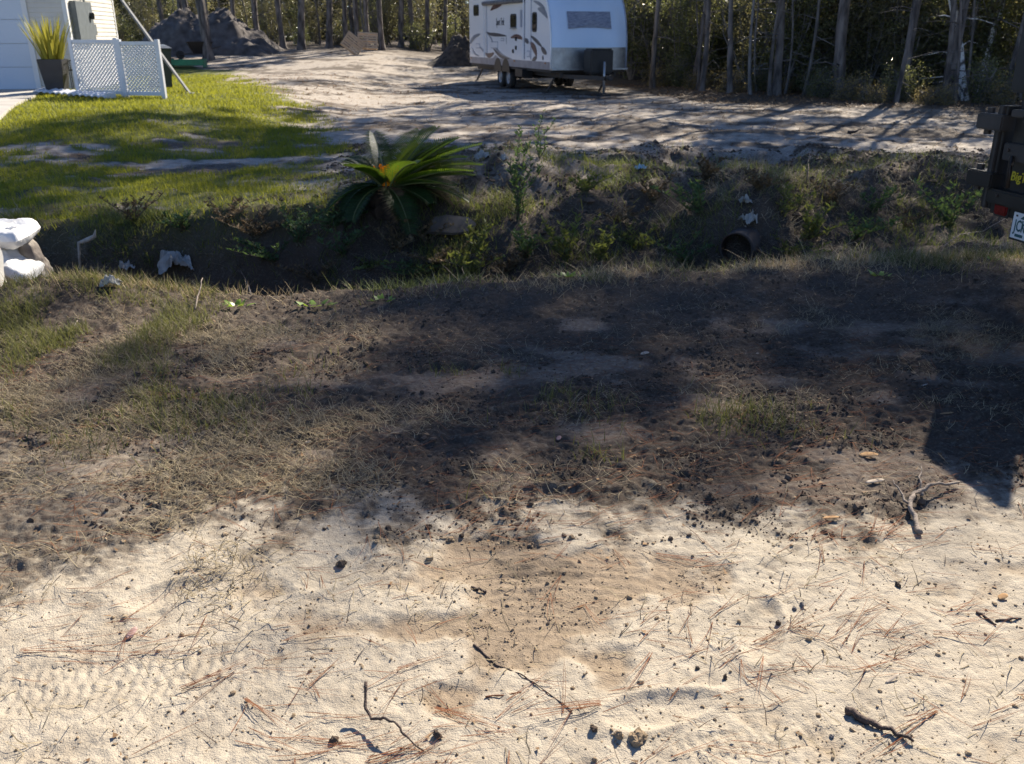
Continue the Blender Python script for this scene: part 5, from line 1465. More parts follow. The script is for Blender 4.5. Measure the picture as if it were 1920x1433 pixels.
edge_tree(1680, 194, 12.0, 0.06, m_bark, 'slim dark trunk added among shrubs between leaning pine and white trunks', 411, cf=0.6, spread=1.3)  # added tree, put in for the shade it casts
# broken snag
x, y = at_px(1405, 152)
vs, fs, _c = trunk_mesh(1.15, 0.085, 420, (0.02, 0), 10, 8, 0.0)
sn = MB().add(vs, fs + [tuple(range(70, 80))]).build('tree_snag', m_barkg, sm=False); sn.location = (x, y, float(zbase(x, y)))
tag(sn, 'short broken grey snag standing in the shade of the wood edge', 'snag')

# --- back row of pines, trunk by trunk
BACK = [(312, 97), (477, 96), (522, 95), (562, 95), (596, 96), (632, 94), (665, 95), (690, 94), (716, 95), (742, 93), (765, 95), (800, 96), (832, 97), (862, 96), (425, 93), (350, 93), (280, 95)]
for i, (px, py) in enumerate(BACK):
    x, y = at_px(px, py)
    plant(PINE[i % 3], 'pine_tree', 'tall straight pine trunk in the row at the back of the yard', 'tree', x, y + rw.random() * 3, rw.random() * 6.28, 0.95 + 0.25 * rw.random() if i not in (3, 4) else 1.35, 'pines at the back of the yard', scz=0.95 + 0.15 * rw.random())
k = 0
while k < 26:
    x = rw.uniform(-30, 26); y = rw.uniform(53, 72)
    plant(PINE[k % 3], 'pine_tree', 'far pine trunk deep in the wood behind the yard', 'tree', x, y, rw.random() * 6.28, 0.8 + 0.35 * rw.random(), 'pines deep in the wood')
    k += 1
# --- right-hand wood, deeper trees (crowns shade the yard and the road)
RIGHT = [(12.6, 22.0, 'h', 0, 1.12, 0.0), (6.6, 28.1, 't', 1, 1.26, 0.0), (14.4, 20.9, 't', 1, 1.10, 0.0), (10.8, 25.5, 'p', 2, 1.0, 0.0), (6.0, 29.3, 'h', 1, 1.26, 0.0), (8.4, 39.8, 't', 1, 0.9, 0.0), (17.4, 22.8, 'h', 0, 1.26, 0.0), (15.6, 35.7, 'h', 0, 1.26, 0.0), (14.4, 24.5, 'h', 0, 1.02, 0.0), (11.4, 38.3, 't', 1, 1.14, 0.0), (7.8, 27.4, 'p', 1, 1.0, 0.0), (16.2, 20.9, 'p', 0, 0.8, 0.0), (4.2, 46.5, 'h', 1, 1.14, 0.0), (9.6, 39.7, 'h', 0, 0.9, 0.0), (11.6, 24.5, 'p', 2, 0.95, 0.0), (19.8, 25.3, 'p', 0, 1.0, 0.0), (6.6, 43.7, 't', 1, 0.9, 0.0), (18.6, 18.7, 'p', 2, 1.0, 0.0), (15.6, 24.9, 'h', 0, 0.9, 0.0)]
RIGHT += [(4.7, 31.0, 't', 1, 1.3, 1.0), (6.2, 31.6, 't', 0, 1.35, 2.0)]  # two high crowned oaks added to shade the near lawn
for x, y, kd, k, sc, rz in RIGHT:
    plant({'p': PINE, 'h': HARD, 't': HIGH}[kd][k], 'pine_tree' if kd == 'p' else 'oak_tree',
          {'p': 'slender pine standing back inside the right hand wood', 'h': 'leafy evergreen oak standing back inside the right hand wood', 't': 'added bare stemmed oak with a high crown shaped for shade inside the right hand wood'}[kd], 'tree', x, y, rz, sc,
          'pines inside the right hand wood' if kd == 'p' else 'oaks inside the right hand wood')
SLIM = proto_pair(*(lambda p: (p[0], 'trunk', m_bark, p[1], 'crown', m_leafA))(hard_parts(19.0, 0.075, 347, 0.93, 1.5, 1700, 0.18)))
for x, y, sc in ((11.3, 24.2, 0.955), (12.9, 24.3, 0.94), (14.3, 24.4, 0.95)):  # oaks added for shade, flat crowns shaped to darken the road shoulder
    plant(SLIM, 'oak_tree', 'added very tall oak with a small flat top shaped for shade inside the right hand wood', 'tree', x, y, x, sc, 'oaks inside the right hand wood')
# --- thin saplings between the big trunks
SAPL = [proto_pair(*(lambda p, mm: (p[0], 'trunk', mm, p[1], 'crown', m_leafB))(hard_parts(7.5, 0.045, 360 + i, 0.45, 1.2, 700, 0.11, (0.05 * (i - 1), 0.03)), mm)) for i, mm in enumerate((m_barkg, m_bark, m_barkw))]
for k in range(36):
    if k < 24: x = rw.uniform(-24, 6); y = rw.uniform(50, 58)
    else:
        x = rw.uniform(5.5, 14); y = float(np.interp(x, [5, 7, 9, 11, 14], [31, 27, 24.6, 23.2, 22])) + rw.uniform(0.4, 4)
    ad = ['grey', 'dark', 'pale'][k % 3]
    kk = k % 3 if k < 24 else k % 2
    ad = ['grey', 'dark', 'pale'][kk]
    plant(SAPL[kk], 'sapling_tree', ad + (' thin sapling stem among the pines behind the yard' if k < 24 else ' thin sapling stem in the thicket of the right hand wood'), 'tree', x, y, rw.random() * 6.28, rw.uniform(0.7, 1.15),
          'saplings behind the yard' if k < 24 else 'saplings in the right hand wood', tilt=(rw.normal() * 0.05, rw.normal() * 0.06))
# --- understorey shrubs
def shrub_row(pts, kinds, label, group, s0=0.9, s1=1.2, name='shrub'):
    for i, (x, y) in enumerate(pts):
        kd = kinds[i % len(kinds)]; ad = ['dark green', 'olive', 'tall olive', 'knee high green', 'dry tan', 'tall dark green'][kd]
        plant(BUSH[kd], name, ad + ' ' + label, 'shrub', x, y, rw.random() * 6.28, rw.uniform(s0, s1), group)
edge = []
for px in range(1200, 1960, 25):
    yb = np.interp(px, [1190, 1300, 1500, 1600, 1750, 1920], [146, 150, 160, 172, 180, 176])
    x, y = at_px(px + rw.uniform(-10, 10), yb); edge.append((x, y + (rw.uniform(-0.6, 0.9) if px < 1740 else rw.uniform(0.5, 1.6))))
shrub_row(edge, [0, 5, 1, 2, 5, 1, 0], 'glossy shrub in the thicket along the right wood edge', 'shrubs along the right wood edge')
mid = []
for px in range(1190, 1960, 30):
    yb = np.interp(px, [1190, 1300, 1500, 1600, 1750, 1920], [146, 148, 156, 166, 172, 168])
    x, y = at_px(px + rw.uniform(-10, 10), yb); mid.append((x, y + rw.uniform(2.4, 4.5)))
shrub_row(mid, [2, 5, 0, 1, 2], 'shrub standing just behind the glossy thicket of the right wood edge', 'second row of shrubs at the right wood edge', 1.1, 1.5)
edge2 = [(rw.uniform(4.5, 20), 0) for _ in range(30)]
edge2 = [(x, float(np.interp(x, [4, 8, 12, 20], [34, 29, 26, 22])) + rw.uniform(0, 6)) for x, _ in edge2]
shrub_row(edge2, [2, 0, 5, 1], 'shrub filling the dim interior of the right hand wood', 'shrubs inside the right hand wood', 1.1, 1.7)
low = []
for px in range(1230, 1930, 46):
    yb = np.interp(px, [1190, 1300, 1500, 1600, 1750, 1920], [160, 166, 176, 190, 196, 192])
    low.append(at_px(px + rw.uniform(-18, 18), yb + rw.uniform(-4, 3)))
shrub_row(low, [4, 3, 4], 'brush at the foot of the right wood edge', 'low brush along the right wood edge', 0.55, 0.95, 'low_shrub')
back = [(x, 52 + rw.uniform(0, 9)) for x in np.arange(-30, 14, 1.15)]
shrub_row(back, [1, 0, 2, 5, 1, 3], 'shrub among the pines behind the yard', 'shrubs behind the yard', 0.9, 1.6)
lowb = [(x, 50 + rw.uniform(0, 3)) for x in np.arange(-24, 9, 2.1)]
shrub_row(lowb, [3, 4, 1], 'brush at the foot of the back row of pines', 'low brush behind the yard', 0.7, 1.1, 'low_shrub')
behind = [(x, 36.5 + rw.uniform(0, 8)) for x in np.arange(-1.0, 8, 0.8)]
shrub_row(behind, [2, 0, 5, 1], 'shrub growing behind the travel trailer', 'shrubs behind the travel trailer', 1.0, 1.5)
# --- the mass of the wood beyond
def far_wood():
    rg = np.random.default_rng(91)
    n_ = 70000
    ang = rg.uniform(-0.75, 0.85, n_); d = rg.uniform(74, 96, n_)
    x = np.sin(ang) * d * 1.05; y = np.cos(ang) * d
    right = rg.random(n_) < 0.35
    xr = rg.uniform(8, 40, n_); yr = np.interp(xr, [8, 14, 24, 40], [48, 40, 33, 26]) + rg.uniform(0, 8, n_)
    x = np.where(right, xr, x); y = np.where(right, yr, y)
    z = zbase(x, y) + np.abs(rg.normal(size=n_)) * 4.2 + 0.1
    keep = (fbm(x * 0.35 + z * 0.21, z * 0.5 + y * 0.1, 95, 3) > -0.22) | (z < 7)
    C = np.stack([x, y, z], 1)[keep]; n2 = len(C)
    V, F = leaf_quads(C, rg.normal(size=(n2, 3)), 0.8 * (0.5 + rg.random(n2)), 0.5 * (0.5 + rg.random(n2)), rg)
    o = link('far_wood', mesh_np('far_wood', V, F), mat('far wood foliage', (0.085, 0.08, 0.045), (0.025, 0.027, 0.018), rough=0.6, island=True, transl=0.12))
    tag(o, 'dense green mass of the wood far behind the yard', 'wood', kind='stuff')
far_wood()
# ------------------------------------------------------------------ loose cover on the ground
def pick(n_, x0, x1, y0, y1, dens, rng, fan=True):
    """n_ points with density dens(x,y) in 0..1, concentrated towards the road"""
    out = []
    got = 0
    while got < n_:
        m_ = max(int(n_ * 2.2), 2000)
        y = y0 + (y1 - y0) * rng.random(m_)
        x = x0 + (x1 - x0) * rng.random(m_)
        k = rng.random(m_) < dens(x, y)
        if k.sum() < 1: break
        out.append(np.stack([x[k], y[k]], 1)); got += k.sum()
    P = np.concatenate(out)[:n_]
    return P
def on_ground(P, dz=0.0):
    return np.stack([P[:, 0], P[:, 1], H(P[:, 0], P[:, 1]) + dz], 1)
def soilm(x, y): return masks(x, y)
def near_px(px, py, sx_, sy_):
    g = G(px, py)
    return lambda x, y: gauss(x, y, g[0], g[1], sx_, sy_)
def infan(x, y): return (np.abs(x) < 0.70 * (y * 0.931 + 0.6) + 0.45).astype(float)

m_clod = mat('soil clod', (0.14, 0.105, 0.08), (0.06, 0.046, 0.035), rough=0.95, island=True, bump=0.4, bscale=150)
m_clods = mat('sandy clod', (0.34, 0.26, 0.17), (0.20, 0.145, 0.095), rough=0.95, island=True, bump=0.4, bscale=150)
m_pneedle = mat('fallen pine needle', (0.24, 0.105, 0.055), (0.10, 0.045, 0.025), rough=0.9, island=True)
m_thatch = mat('dry grass thatch', (0.42, 0.345, 0.22), (0.15, 0.12, 0.075), rough=0.7, island=True, transl=0.2)
m_grass = mat('short green grass', (0.19, 0.18, 0.075), (0.08, 0.085, 0.035), rough=0.5, island=True, transl=0.3, tcol=(0.32, 0.33, 0.07))
m_lawn = mat('lawn grass', (0.22, 0.235, 0.032), (0.085, 0.11, 0.022), rough=0.5, island=True, transl=0.40, tcol=(0.60, 0.58, 0.05))
m_ditch = mat('ditch grass', (0.19, 0.21, 0.065), (0.055, 0.075, 0.028), rough=0.5, island=True, transl=0.3, tcol=(0.42, 0.46, 0.08))
m_straw = mat('straw', (0.56, 0.44, 0.26), (0.26, 0.19, 0.10), rough=0.6, island=True, transl=0.25)
m_leafd = mat('dead leaf', (0.34, 0.21, 0.11), (0.12, 0.075, 0.045), rough=0.6, island=True, transl=0.15)
m_twig = mat('dark twig', (0.09, 0.065, 0.05), (0.035, 0.026, 0.022), rough=0.85, island=True)
r2 = np.random.default_rng(2024)

# clods: heavy on the dark soil and in rows round the swept patch
CL = [(960, 1085, .10, .05), (1045, 1075, .09, .035), (870, 1195, .06, .08), (1090, 1225, .035, .10), (1262, 1120, .06, .12), (1150, 1015, .20, .025), (930, 1012, .2, .025), (770, 1000, .14, .06), (880, 1130, .14, .04), (1010, 1110, .05, .06),
      (1500, 1005, .14, .04), (1580, 1040, .12, .03), (820, 1290, .05, .06), (1000, 1165, .22, .025)]
CLF = [near_px(*c) for c in CL]
def dens_cl(x, y):
    so, la, da, ba, n1, n2, fa, wo = masks(x, y)
    d = 0.55 * so * (1 - 0.85 * ba) * smooth(-0.25, 0.35, fbm(x * 4.4, y * 4.4, 501, 2)) + 0.006 * so + 0.001
    d = d + 0.0 * so
    for f in CLF: d = d + 0.35 * f(x, y)
    return np.clip(d, 0, 1) * infan(x, y) * (1 - la)
P = pick(21000, -3.2, 3.2, 1.2, 4.6, dens_cl, r2)
R = 0.0026 * np.exp(0.6 * r2.normal(size=len(P)))
big = (r2.random(len(P)) < 0.03) & (P[:, 1] > 2.6); R[big] *= 1.7; R = np.clip(R, 0.0015, 0.015) * np.where(P[:, 1] < 2.55, 0.62, 1.0)
lo = (P[:, 1] < 2.62) & (r2.random(len(P)) < 0.93)
V, F = lumps(on_ground(P[lo]) + np.stack([0 * R[lo], 0 * R[lo], R[lo] * 0.25], 1), R[lo], 0.75, seed=10)
tag(link('brown_crumbs', mesh_np('brown_crumbs', V, F), m_clods), 'brown crumbs raked up around the swept damp patch', 'soil', kind='stuff')
P = P[~lo]; R = R[~lo]
V, F = lumps(on_ground(P) + np.stack([0 * R, 0 * R, R * 0.25], 1), R, 0.75, seed=11)
tag(link('soil_clods', mesh_np('soil_clods', V, F), m_clod), 'crumbly dark soil clods scattered over the road shoulder', 'soil', kind='stuff')
P = pick(9000, -4.6, 4.6, 4.2, 6.6, lambda x, y: np.clip(dens_cl(x, y), 0, 1), r2)
R = np.clip(0.005 * np.exp(0.5 * r2.normal(size=len(P))), 0.003, 0.02)
V, F = lumps(on_ground(P) + np.stack([0 * R, 0 * R, R * 0.2], 1), R, 0.7, ico=False, seed=12)
tag(link('soil_crumbs', mesh_np('soil_crumbs', V, F), m_clod), 'dark soil crumbs on the far half of the shoulder', 'soil', kind='stuff')
def dens_sand(x, y):
    so, la, da, ba, n1, n2, fa, wo = masks(x, y)
    return np.clip((1 - so) * (0.10 + 0.5 * da * smooth(0, 0.4, n2) + 0.3 * smooth(0.15, 0.5, fbm(x * 5, y * 5, 511, 2))), 0, 1) * infan(x, y)
P = pick(6000, -2.8, 2.8, 1.2, 3.2, dens_sand, r2)
R = np.clip(0.0020 * np.exp(0.5 * r2.normal(size=len(P))), 0.0016, 0.010)
V, F = lumps(on_ground(P) + np.stack([0 * R, 0 * R, R * 0.25], 1), R, 0.75, seed=13)
tag(link('sand_crumbs', mesh_np('sand_crumbs', V, F), m_clods), 'small sandy crumbs on the pale road edge', 'sand', kind='stuff')
# churned lumps across the ditch
def dens_far(x, y):
    so, la, da, ba, n1, n2, fa, wo = masks(x, y)
    return np.clip(fa * so * (1 - la) * 0.8 * smooth(0, 0.4, n1 + 0.4) + 0.02, 0, 1) * (np.abs(x) < 0.75 * y) * (x > -2.5)
P = pick(15000, -7, 9, 8.2, 14, dens_far, r2)
R = np.clip(0.012 * np.exp(0.55 * r2.normal(size=len(P))), 0.006, 0.07)
V, F = lumps(on_ground(P) + np.stack([0 * R, 0 * R, R * 0.15], 1), R, 0.6, ico=False, seed=14)
tag(link('dirt_lumps', mesh_np('dirt_lumps', V, F), m_clod), 'churned dirt lumps on the yard beyond the ditch', 'dirt', kind='stuff')

# pine needles
NB = [(430, 1260, .12, .05), (1290, 1050, .12, .05), (900, 1330, .3, .06), (230, 1200, .3, .08), (1660, 1200, .4, .15), (760, 1400, .25, .08), (1600, 1010, .3, .1)]
NBF = [near_px(*c) for c in NB]
def dens_nd(x, y):
    so, la, da, ba, n1, n2, fa, wo = masks(x, y)
    d = 0.07 + 0.12 * so + 0.25 * smooth(0.1, 0.5, fbm(x * 2.0, y * 2.0, 521, 2))
    for f in NBF: d = d + 0.5 * f(x, y)
    return np.clip(d * (1 - 0.7 * da), 0, 1) * infan(x, y)
P = pick(2000, -3.4, 3.4, 1.2, 4.8, dens_nd, r2)
n_ = len(P); az = np.where(r2.random(n_) < 0.6, 0.25 + 0.35 * r2.normal(size=n_), r2.random(n_) * 6.283)
P = np.repeat(P, 2, 0); az = np.repeat(az, 2) + 0.07 * r2.normal(size=2 * n_); n_ *= 2
L_ = np.repeat(0.10 + 0.13 * r2.random(n_ // 2), 2)
V, F = ribbons(on_ground(P, 0.006), L_, np.full(n_, 0.0019), az, 1.54 + 0.04 * r2.normal(size=n_), 0.12 * r2.normal(size=n_), 4, twist=0.07 * r2.normal(size=n_))
V[:, 2] = np.maximum(V[:, 2], H(V[:, 0], V[:, 1]) + 0.002)
tag(link('pine_needles', mesh_np('pine_needles', V, F), m_pneedle), 'reddish brown pine needles strewn over the sand', 'pine needles', kind='stuff')

# dry thatch and trampled grass on the shoulder
TH = [(120, 720, .9, .9, 1.0), (420, 640, .7, .35, .7), (520, 800, .7, .35, .9), (350, 900, .6, .25, .7), (80, 1000, .25, .15, .8), (1740, 760, .35, .30, 1.0), (1300, 780, .6, .25, .5), (950, 680, .3, .15, .3),
      (300, 1000, .5, .2, .5), (100, 1060, .35, .15, .5), (1850, 650, .5, .5, .5), (240, 1110, .3, .12, .4), (760, 900, .6, .15, .35), (1450, 860, .5, .2, .3), (1600, 600, .8, .3, .35)]
THF = [(near_px(*c[:4]), c[4]) for c in TH]
def dens_th(x, y):
    d = 0.03 + 0 * x
    for f, w_ in THF: d = d + w_ * f(x, y)
    return np.clip(d, 0, 1) * smooth(-0.25, 0.3, fbm(x * 3.3, y * 3.3, 531, 3)) * infan(x, y)
P = pick(23000, -4.6, 3.6, 1.5, 6.2, dens_th, r2)
n_ = len(P)
V, F = ribbons(on_ground(P, 0.001), 0.035 + 0.075 * r2.random(n_), 0.0022 + 0.0016 * r2.random(n_), r2.random(n_) * 6.283, 0.75 + 0.7 * r2.random(n_), 0.9 * r2.random(n_), 3, twist=0.35 * r2.normal(size=n_))
tag(link('dry_thatch', mesh_np('dry_thatch', V, F), m_thatch), 'trampled dry grass thatch over the dark soil', 'dry grass', kind='stuff')

GR = [(1035, 742, .10, .035, .5), (845, 705, .10, .07, .25), (960, 700, .05, .05, .4), (1280, 770, .45, .16, .22), (1420, 790, .4, .15, .18), (150, 640, .6, .5, .6), (60, 560, .6, .3, .5), (250, 600, .5, .25, .3), (380, 720, .5, .35, .3), (1130, 850, .12, .08, .3), (230, 780, .5, .3, .3), (900, 945, .1, .05, .15)]
GRF = [(near_px(*c[:4]), c[4]) for c in GR]
def dens_gr(x, y):
    d = 0 * x
    for f, w_ in GRF: d = d + w_ * f(x, y)
    return np.clip(d, 0, 1) * smooth(-0.3, 0.3, fbm(x * 3.0, y * 3.0, 541, 2)) * infan(x, y)
P = pick(7500, -4.4, 3.4, 2.0, 6.0, dens_gr, r2)
n_ = len(P)
V, F = ribbons(on_ground(P, -0.002), 0.045 + 0.07 * r2.random(n_), 0.0028 + 0.0018 * r2.random(n_), r2.random(n_) * 6.283, 0.25 + 0.6 * r2.random(n_), 0.8 * r2.random(n_), 3)
tag(link('shoulder_grass', mesh_np('shoulder_grass', V, F), m_grass), 'thin green grass sprouting on the road shoulder', 'grass', kind='stuff')

# straw strip and grass along the ditch lip
def dens_lip(x, y):
    t = y - lip(x)
    d = np.exp(-((t - 0.05) / 0.28) ** 2) * (0.35 + 0.65 * smooth(-0.2, 0.4, fbm(x * 2.2, y * 2.2, 551, 2)))
    d = d * (0.20 + 0.8 * smooth(1.2, 2.4, x) + 0.6 * smooth(-1.2, -2.2, x) + 0.35 * np.exp(-((x - 0.4) / 0.5) ** 2)) 
    return np.clip(d, 0, 1)
P = pick(10000, -5, 6.5, 4.6, 8, dens_lip, r2)
n_ = len(P)
V, F = ribbons(on_ground(P, -0.002), 0.05 + 0.10 * r2.random(n_), 0.003 + 0.002 * r2.random(n_), r2.random(n_) * 6.283, 0.4 + 0.9 * r2.random(n_), 0.7 * r2.random(n_), 3)
tag(link('lip_straw', mesh_np('lip_straw', V, F), m_straw), 'straw coloured dry grass along the ditch lip', 'dry grass', kind='stuff')
P = pick(6500, -5, 6.5, 4.6, 8, lambda x, y: dens_lip(x, y) * smooth(-0.2, 0.3, fbm(x * 1.6, y * 1.6, 553, 2) + 0.3 * smooth(-1.5, -2.5, x)), r2)
n_ = len(P)
V, F = ribbons(on_ground(P, -0.002), 0.04 + 0.09 * r2.random(n_), 0.0035 + 0.002 * r2.random(n_), r2.random(n_) * 6.283, 0.2 + 0.6 * r2.random(n_), 0.7 * r2.random(n_), 3)
tag(link('lip_grass', mesh_np('lip_grass', V, F), m_grass), 'fresh green grass along the ditch lip', 'grass', kind='stuff')

# rank growth on the ditch banks
def bank_d(x, y):
    t = y - lip(x)
    w_ = 2.6 * smooth(-2.2, -0.8, x) * smooth(7, 4.5, x)
    return smooth(0.0, 0.5, t) * smooth(3.5 + w_, 2.5 + 0.4 * w_, t + 0.6 * vnoise(x * 1.4, y, 561))
def dens_bg(x, y):
    g = smooth(-0.05, 0.35, fbm(x * 1.7, y * 1.7, 563, 3))
    t = y - lip(x); hole = smooth(-1.4, -2.0, x) * smooth(2.25, 1.9, t) * smooth(0.2, 0.5, t)
    return bank_d(x, y) * (0.10 + 0.90 * g) * (0.40 + 0.60 * smooth(1.5, -1.0, x)) * (1 - 0.75 * hole)
P = pick(40000, -7.5, 8.5, 5.2, 12.5, dens_bg, r2)
n_ = len(P)
V, F = ribbons(on_ground(P, -0.01), 0.05 + 0.15 * r2.random(n_), 0.005 + 0.003 * r2.random(n_), r2.random(n_) * 6.283, 0.3 + 0.7 * r2.random(n_), 0.9 * r2.random(n_), 3)
tag(link('bank_grass', mesh_np('bank_grass', V, F), m_ditch), 'rank dark green grass on the ditch banks', 'grass', kind='stuff')
def dens_bs(x, y):
    d = bank_d(x, y) * smooth(-0.2, 0.5, fbm(x * 1.9 + 4, y * 1.9, 567, 2)) * 0.6 + 0.9 * gauss(x, y, 2.6, 8.6, 0.8, 0.8) + 0.6 * gauss(x, y, 1.9, 7.9, 0.5, 0.5)
    return np.clip(d, 0, 1)
P = pick(17000, -7.5, 8.5, 5.2, 12.5, dens_bs, r2)
n_ = len(P)
V, F = ribbons(on_ground(P, -0.005), 0.08 + 0.24 * r2.random(n_), 0.004 + 0.003 * r2.random(n_), r2.random(n_) * 6.283, 0.8 + 0.75 * r2.random(n_), 0.8 * r2.random(n_), 3, twist=0.2 * r2.normal(size=n_))
tag(link('bank_straw', mesh_np('bank_straw', V, F), m_thatch), 'dead grass and stalks tangled on the ditch banks', 'dry grass', kind='stuff')

# lawn
def on_drive(x, y):
    n_x, n_y = -dd[1], dd[0]
    s_ = (x - e1[0]) * n_x + (y - e1[1]) * n_y; s2 = (e2[0] - e1[0]) * n_x + (e2[1] - e1[1]) * n_y
    return ((s_ * np.sign(s2) > -0.02)).astype(float)
def dens_lawn(x, y):
    la = masks(x, y)[1] * (1 - on_drive(x, y))
    return np.clip(la * (0.35 + 0.65 * smooth(-0.4, 0.3, fbm(x * 1.1, y * 1.1, 571, 2))), 0, 1) * (x > -0.64 * y - 1.2) * np.clip(9.0 / y, 0, 1)
P = pick(80000, -20, -1.2, 8.0, 34, dens_lawn, r2)
n_ = len(P)
sc = np.clip(P[:, 1] / 14, 0.7, 2.0)
V, F = ribbons(on_ground(P, -0.005), (0.05 + 0.06 * r2.random(n_)), 0.010 * sc * (0.7 + 0.6 * r2.random(n_)), r2.random(n_) * 6.283, 0.2 + 0.6 * r2.random(n_), 0.8 * r2.random(n_), 2)
tag(link('lawn_grass', mesh_np('lawn_grass', V, F), m_lawn), 'sunlit yellow green lawn grass by the house', 'grass', kind='stuff')

# litter of leaves and bark over the yard, the banks and the wood floor
def dens_lit(x, y):
    so, la, da, ba, n1, n2, fa, wo = masks(x, y)
    return np.clip(fa * (1 - la) * (0.10 + 0.5 * so + 0.5 * wo) * (0.25 + 0.75 * smooth(-0.2, 0.4, n2)), 0, 1) * (np.abs(x) < 0.72 * y) * np.clip(14 / y, 0, 1)
P = pick(20000, -16, 20, 8.2, 34, dens_lit, r2)
n_ = len(P)
sc = np.clip(P[:, 1] / 12, 0.8, 2.2)
V, F = ribbons(on_ground(P, 0.01), sc * (0.03 + 0.06 * r2.random(n_)), sc * (0.008 + 0.015 * r2.random(n_)), r2.random(n_) * 6.283, 1.2 + 0.35 * r2.random(n_), 0.3 * r2.normal(size=n_), 2)
tag(link('leaf_litter', mesh_np('leaf_litter', V, F), m_leafd), 'brown leaf and bark litter over the yard', 'leaf litter', kind='stuff')
P = pick(2600, -2.8, 2.8, 1.3, 6.0, lambda x, y: infan(x, y) * (0.1 + 0.5 * masks(x, y)[0]), r2)
n_ = len(P)
V, F = ribbons(on_ground(P, 0.004), 0.010 + 0.022 * r2.random(n_) ** 2, 0.004 + 0.012 * r2.random(n_) ** 2, r2.random(n_) * 6.283, 1.35 + 0.25 * r2.random(n_), 0.5 * r2.normal(size=n_), 2)
tag(link('leaf_flakes', mesh_np('leaf_flakes', V, F), m_leafd), 'small leaf and bark flakes on the shoulder', 'leaf litter', kind='stuff')
P = pick(1500, -3.6, 3.6, 1.3, 6.2, lambda x, y: infan(x, y) * (0.15 + 0.5 * masks(x, y)[0]), r2)
n_ = len(P)
V, F = ribbons(on_ground(P, 0.005), 0.03 + 0.10 * r2.random(n_), 0.002 + 0.0022 * r2.random(n_), r2.random(n_) * 6.283, 1.45 + 0.12 * r2.normal(size=n_), 0.3 * r2.normal(size=n_), 3, twist=0.25 * r2.normal(size=n_))
V[:, 2] = np.maximum(V[:, 2], H(V[:, 0], V[:, 1]) + 0.001)
tag(link('fine_twigs', mesh_np('fine_twigs', V, F), m_twig), 'fine dark twigs and rootlets on the soil', 'twigs', kind='stuff')

# ------------------------------------------------------------------ single sticks, leaves and stones that stand out
m_stick = mat('dark stick bark', (0.10, 0.065, 0.05), (0.035, 0.024, 0.02), rough=0.85, scale=60, bump=0.6, bscale=180)
m_stickp = mat('weathered grey stick', (0.30, 0.24, 0.19), (0.16, 0.125, 0.10), rough=0.85, scale=40, bump=0.6, bscale=160)
def stick(name, label, pts, rad, m, lift=None, cat='stick', branches=(), group=None):
    W = []
    for i, (px, py) in enumerate(pts):
        g = G(px, py); W.append(np.array([g[0], g[1], float(H(g[0], g[1])) + rad * 0.8 + (lift[i] if lift else 0)]))
    c = W[0]; rg = np.random.default_rng(int(pts[0][0]))
    def fine(W_):
        Q = []
        for i in range(len(W_) - 1):
            for k in range(4): Q.append(W_[i] + (W_[i + 1] - W_[i]) * k / 4 + rg.normal(size=3) * rad * 0.35)
        Q.append(W_[-1]); return Q
    Q = fine(W)
    t = thing(name, label, cat, tuple(c), 0, group)
    MB().tube([q_ - c for q_ in Q], list(np.linspace(rad, rad * 0.45, len(Q)) * (1 + 0.15 * rg.normal(size=len(Q)))), 7).build('stem', m, t, sm=True)
    for br in branches:
        B = []
        for i, (px, py) in enumerate(br):
            g = G(px, py); B.append(np.array([g[0], g[1], float(H(g[0], g[1])) + rad * 0.6 + 0.015 * i * (1 if lift else 0)]))
        Q = fine(B)
        MB().tube([q_ - c for q_ in Q], list(np.linspace(rad * 0.55, rad * 0.2, len(Q))), 6).build('side_shoot', m, t, sm=True)
    return t
stick('fallen_branch', 'grey forked branch lying on the shaded sand', [(1722, 1004), (1712, 975), (1703, 955), (1712, 940), (1748, 928), (1797, 913)], 0.011, m_stickp, [0, .01, .03, .035, .03, .01], 'branch', [[(1703, 955), (1690, 935), (1672, 915)], [(1730, 934), (1722, 912), (1724, 890)]])
stick('fallen_stick', 'short thick dark stick lying on bright sand among pine needles', [(1588, 1336), (1630, 1358), (1670, 1376), (1712, 1396)], 0.010, m_stick, cat='stick')
stick('curved_twig', 'dark S curved twig arching off the bright sand', [(690, 1320), (686, 1342), (698, 1362), (722, 1368), (745, 1382), (765, 1400), (795, 1412)], 0.0045, m_stick, [.07, .03, .02, .035, .04, .02, .0], 'twig')
stick('root_strand', 'long dark root strand running down the swept brown patch', [(888, 1205), (930, 1240), (975, 1265), (1010, 1290), (1070, 1335)], 0.0028, m_stick, cat='root')
stick('fallen_stick', 'thin dark stick in two pieces at the sunny sand margin, longer piece', [(1832, 1147), (1850, 1158), (1868, 1171)], 0.005, m_stick)
stick('fallen_stick', 'thin dark stick in two pieces at the sunny sand margin, shorter piece', [(1870, 1163), (1895, 1160), (1916, 1159)], 0.0045, m_stick)
stick('dead_stalk', 'upright dead stalk leaning at the ditch lip', [(478, 572), (466, 553), (455, 540)], 0.006, m_stickp, [0, .06, .12], 'stalk')
stick('dead_stalk', 'straight dead stalk leaning right in the straw at the ditch lip', [(365, 583), (376, 567), (384, 553)], 0.006, m_stickp, [0, .05, .11], 'stalk')
stick('dead_stalk', 'long pale stem arching out of the grass towards the number plate', [(1760, 478), (1795, 462), (1840, 445), (1880, 437), (1915, 436)], 0.0045, m_stickp, [.02, .08, .12, .12, .1], 'stalk')
stick('fallen_stick', 'pale stick lying in the trampled grass on the left shoulder', [(120, 625), (140, 618), (147, 610)], 0.007, m_stickp, [0, .01, .02])
stick('fallen_stick', 'dark splinter lying on the swept brown patch', [(886, 1098), (898, 1101), (912, 1105)], 0.006, m_stick)
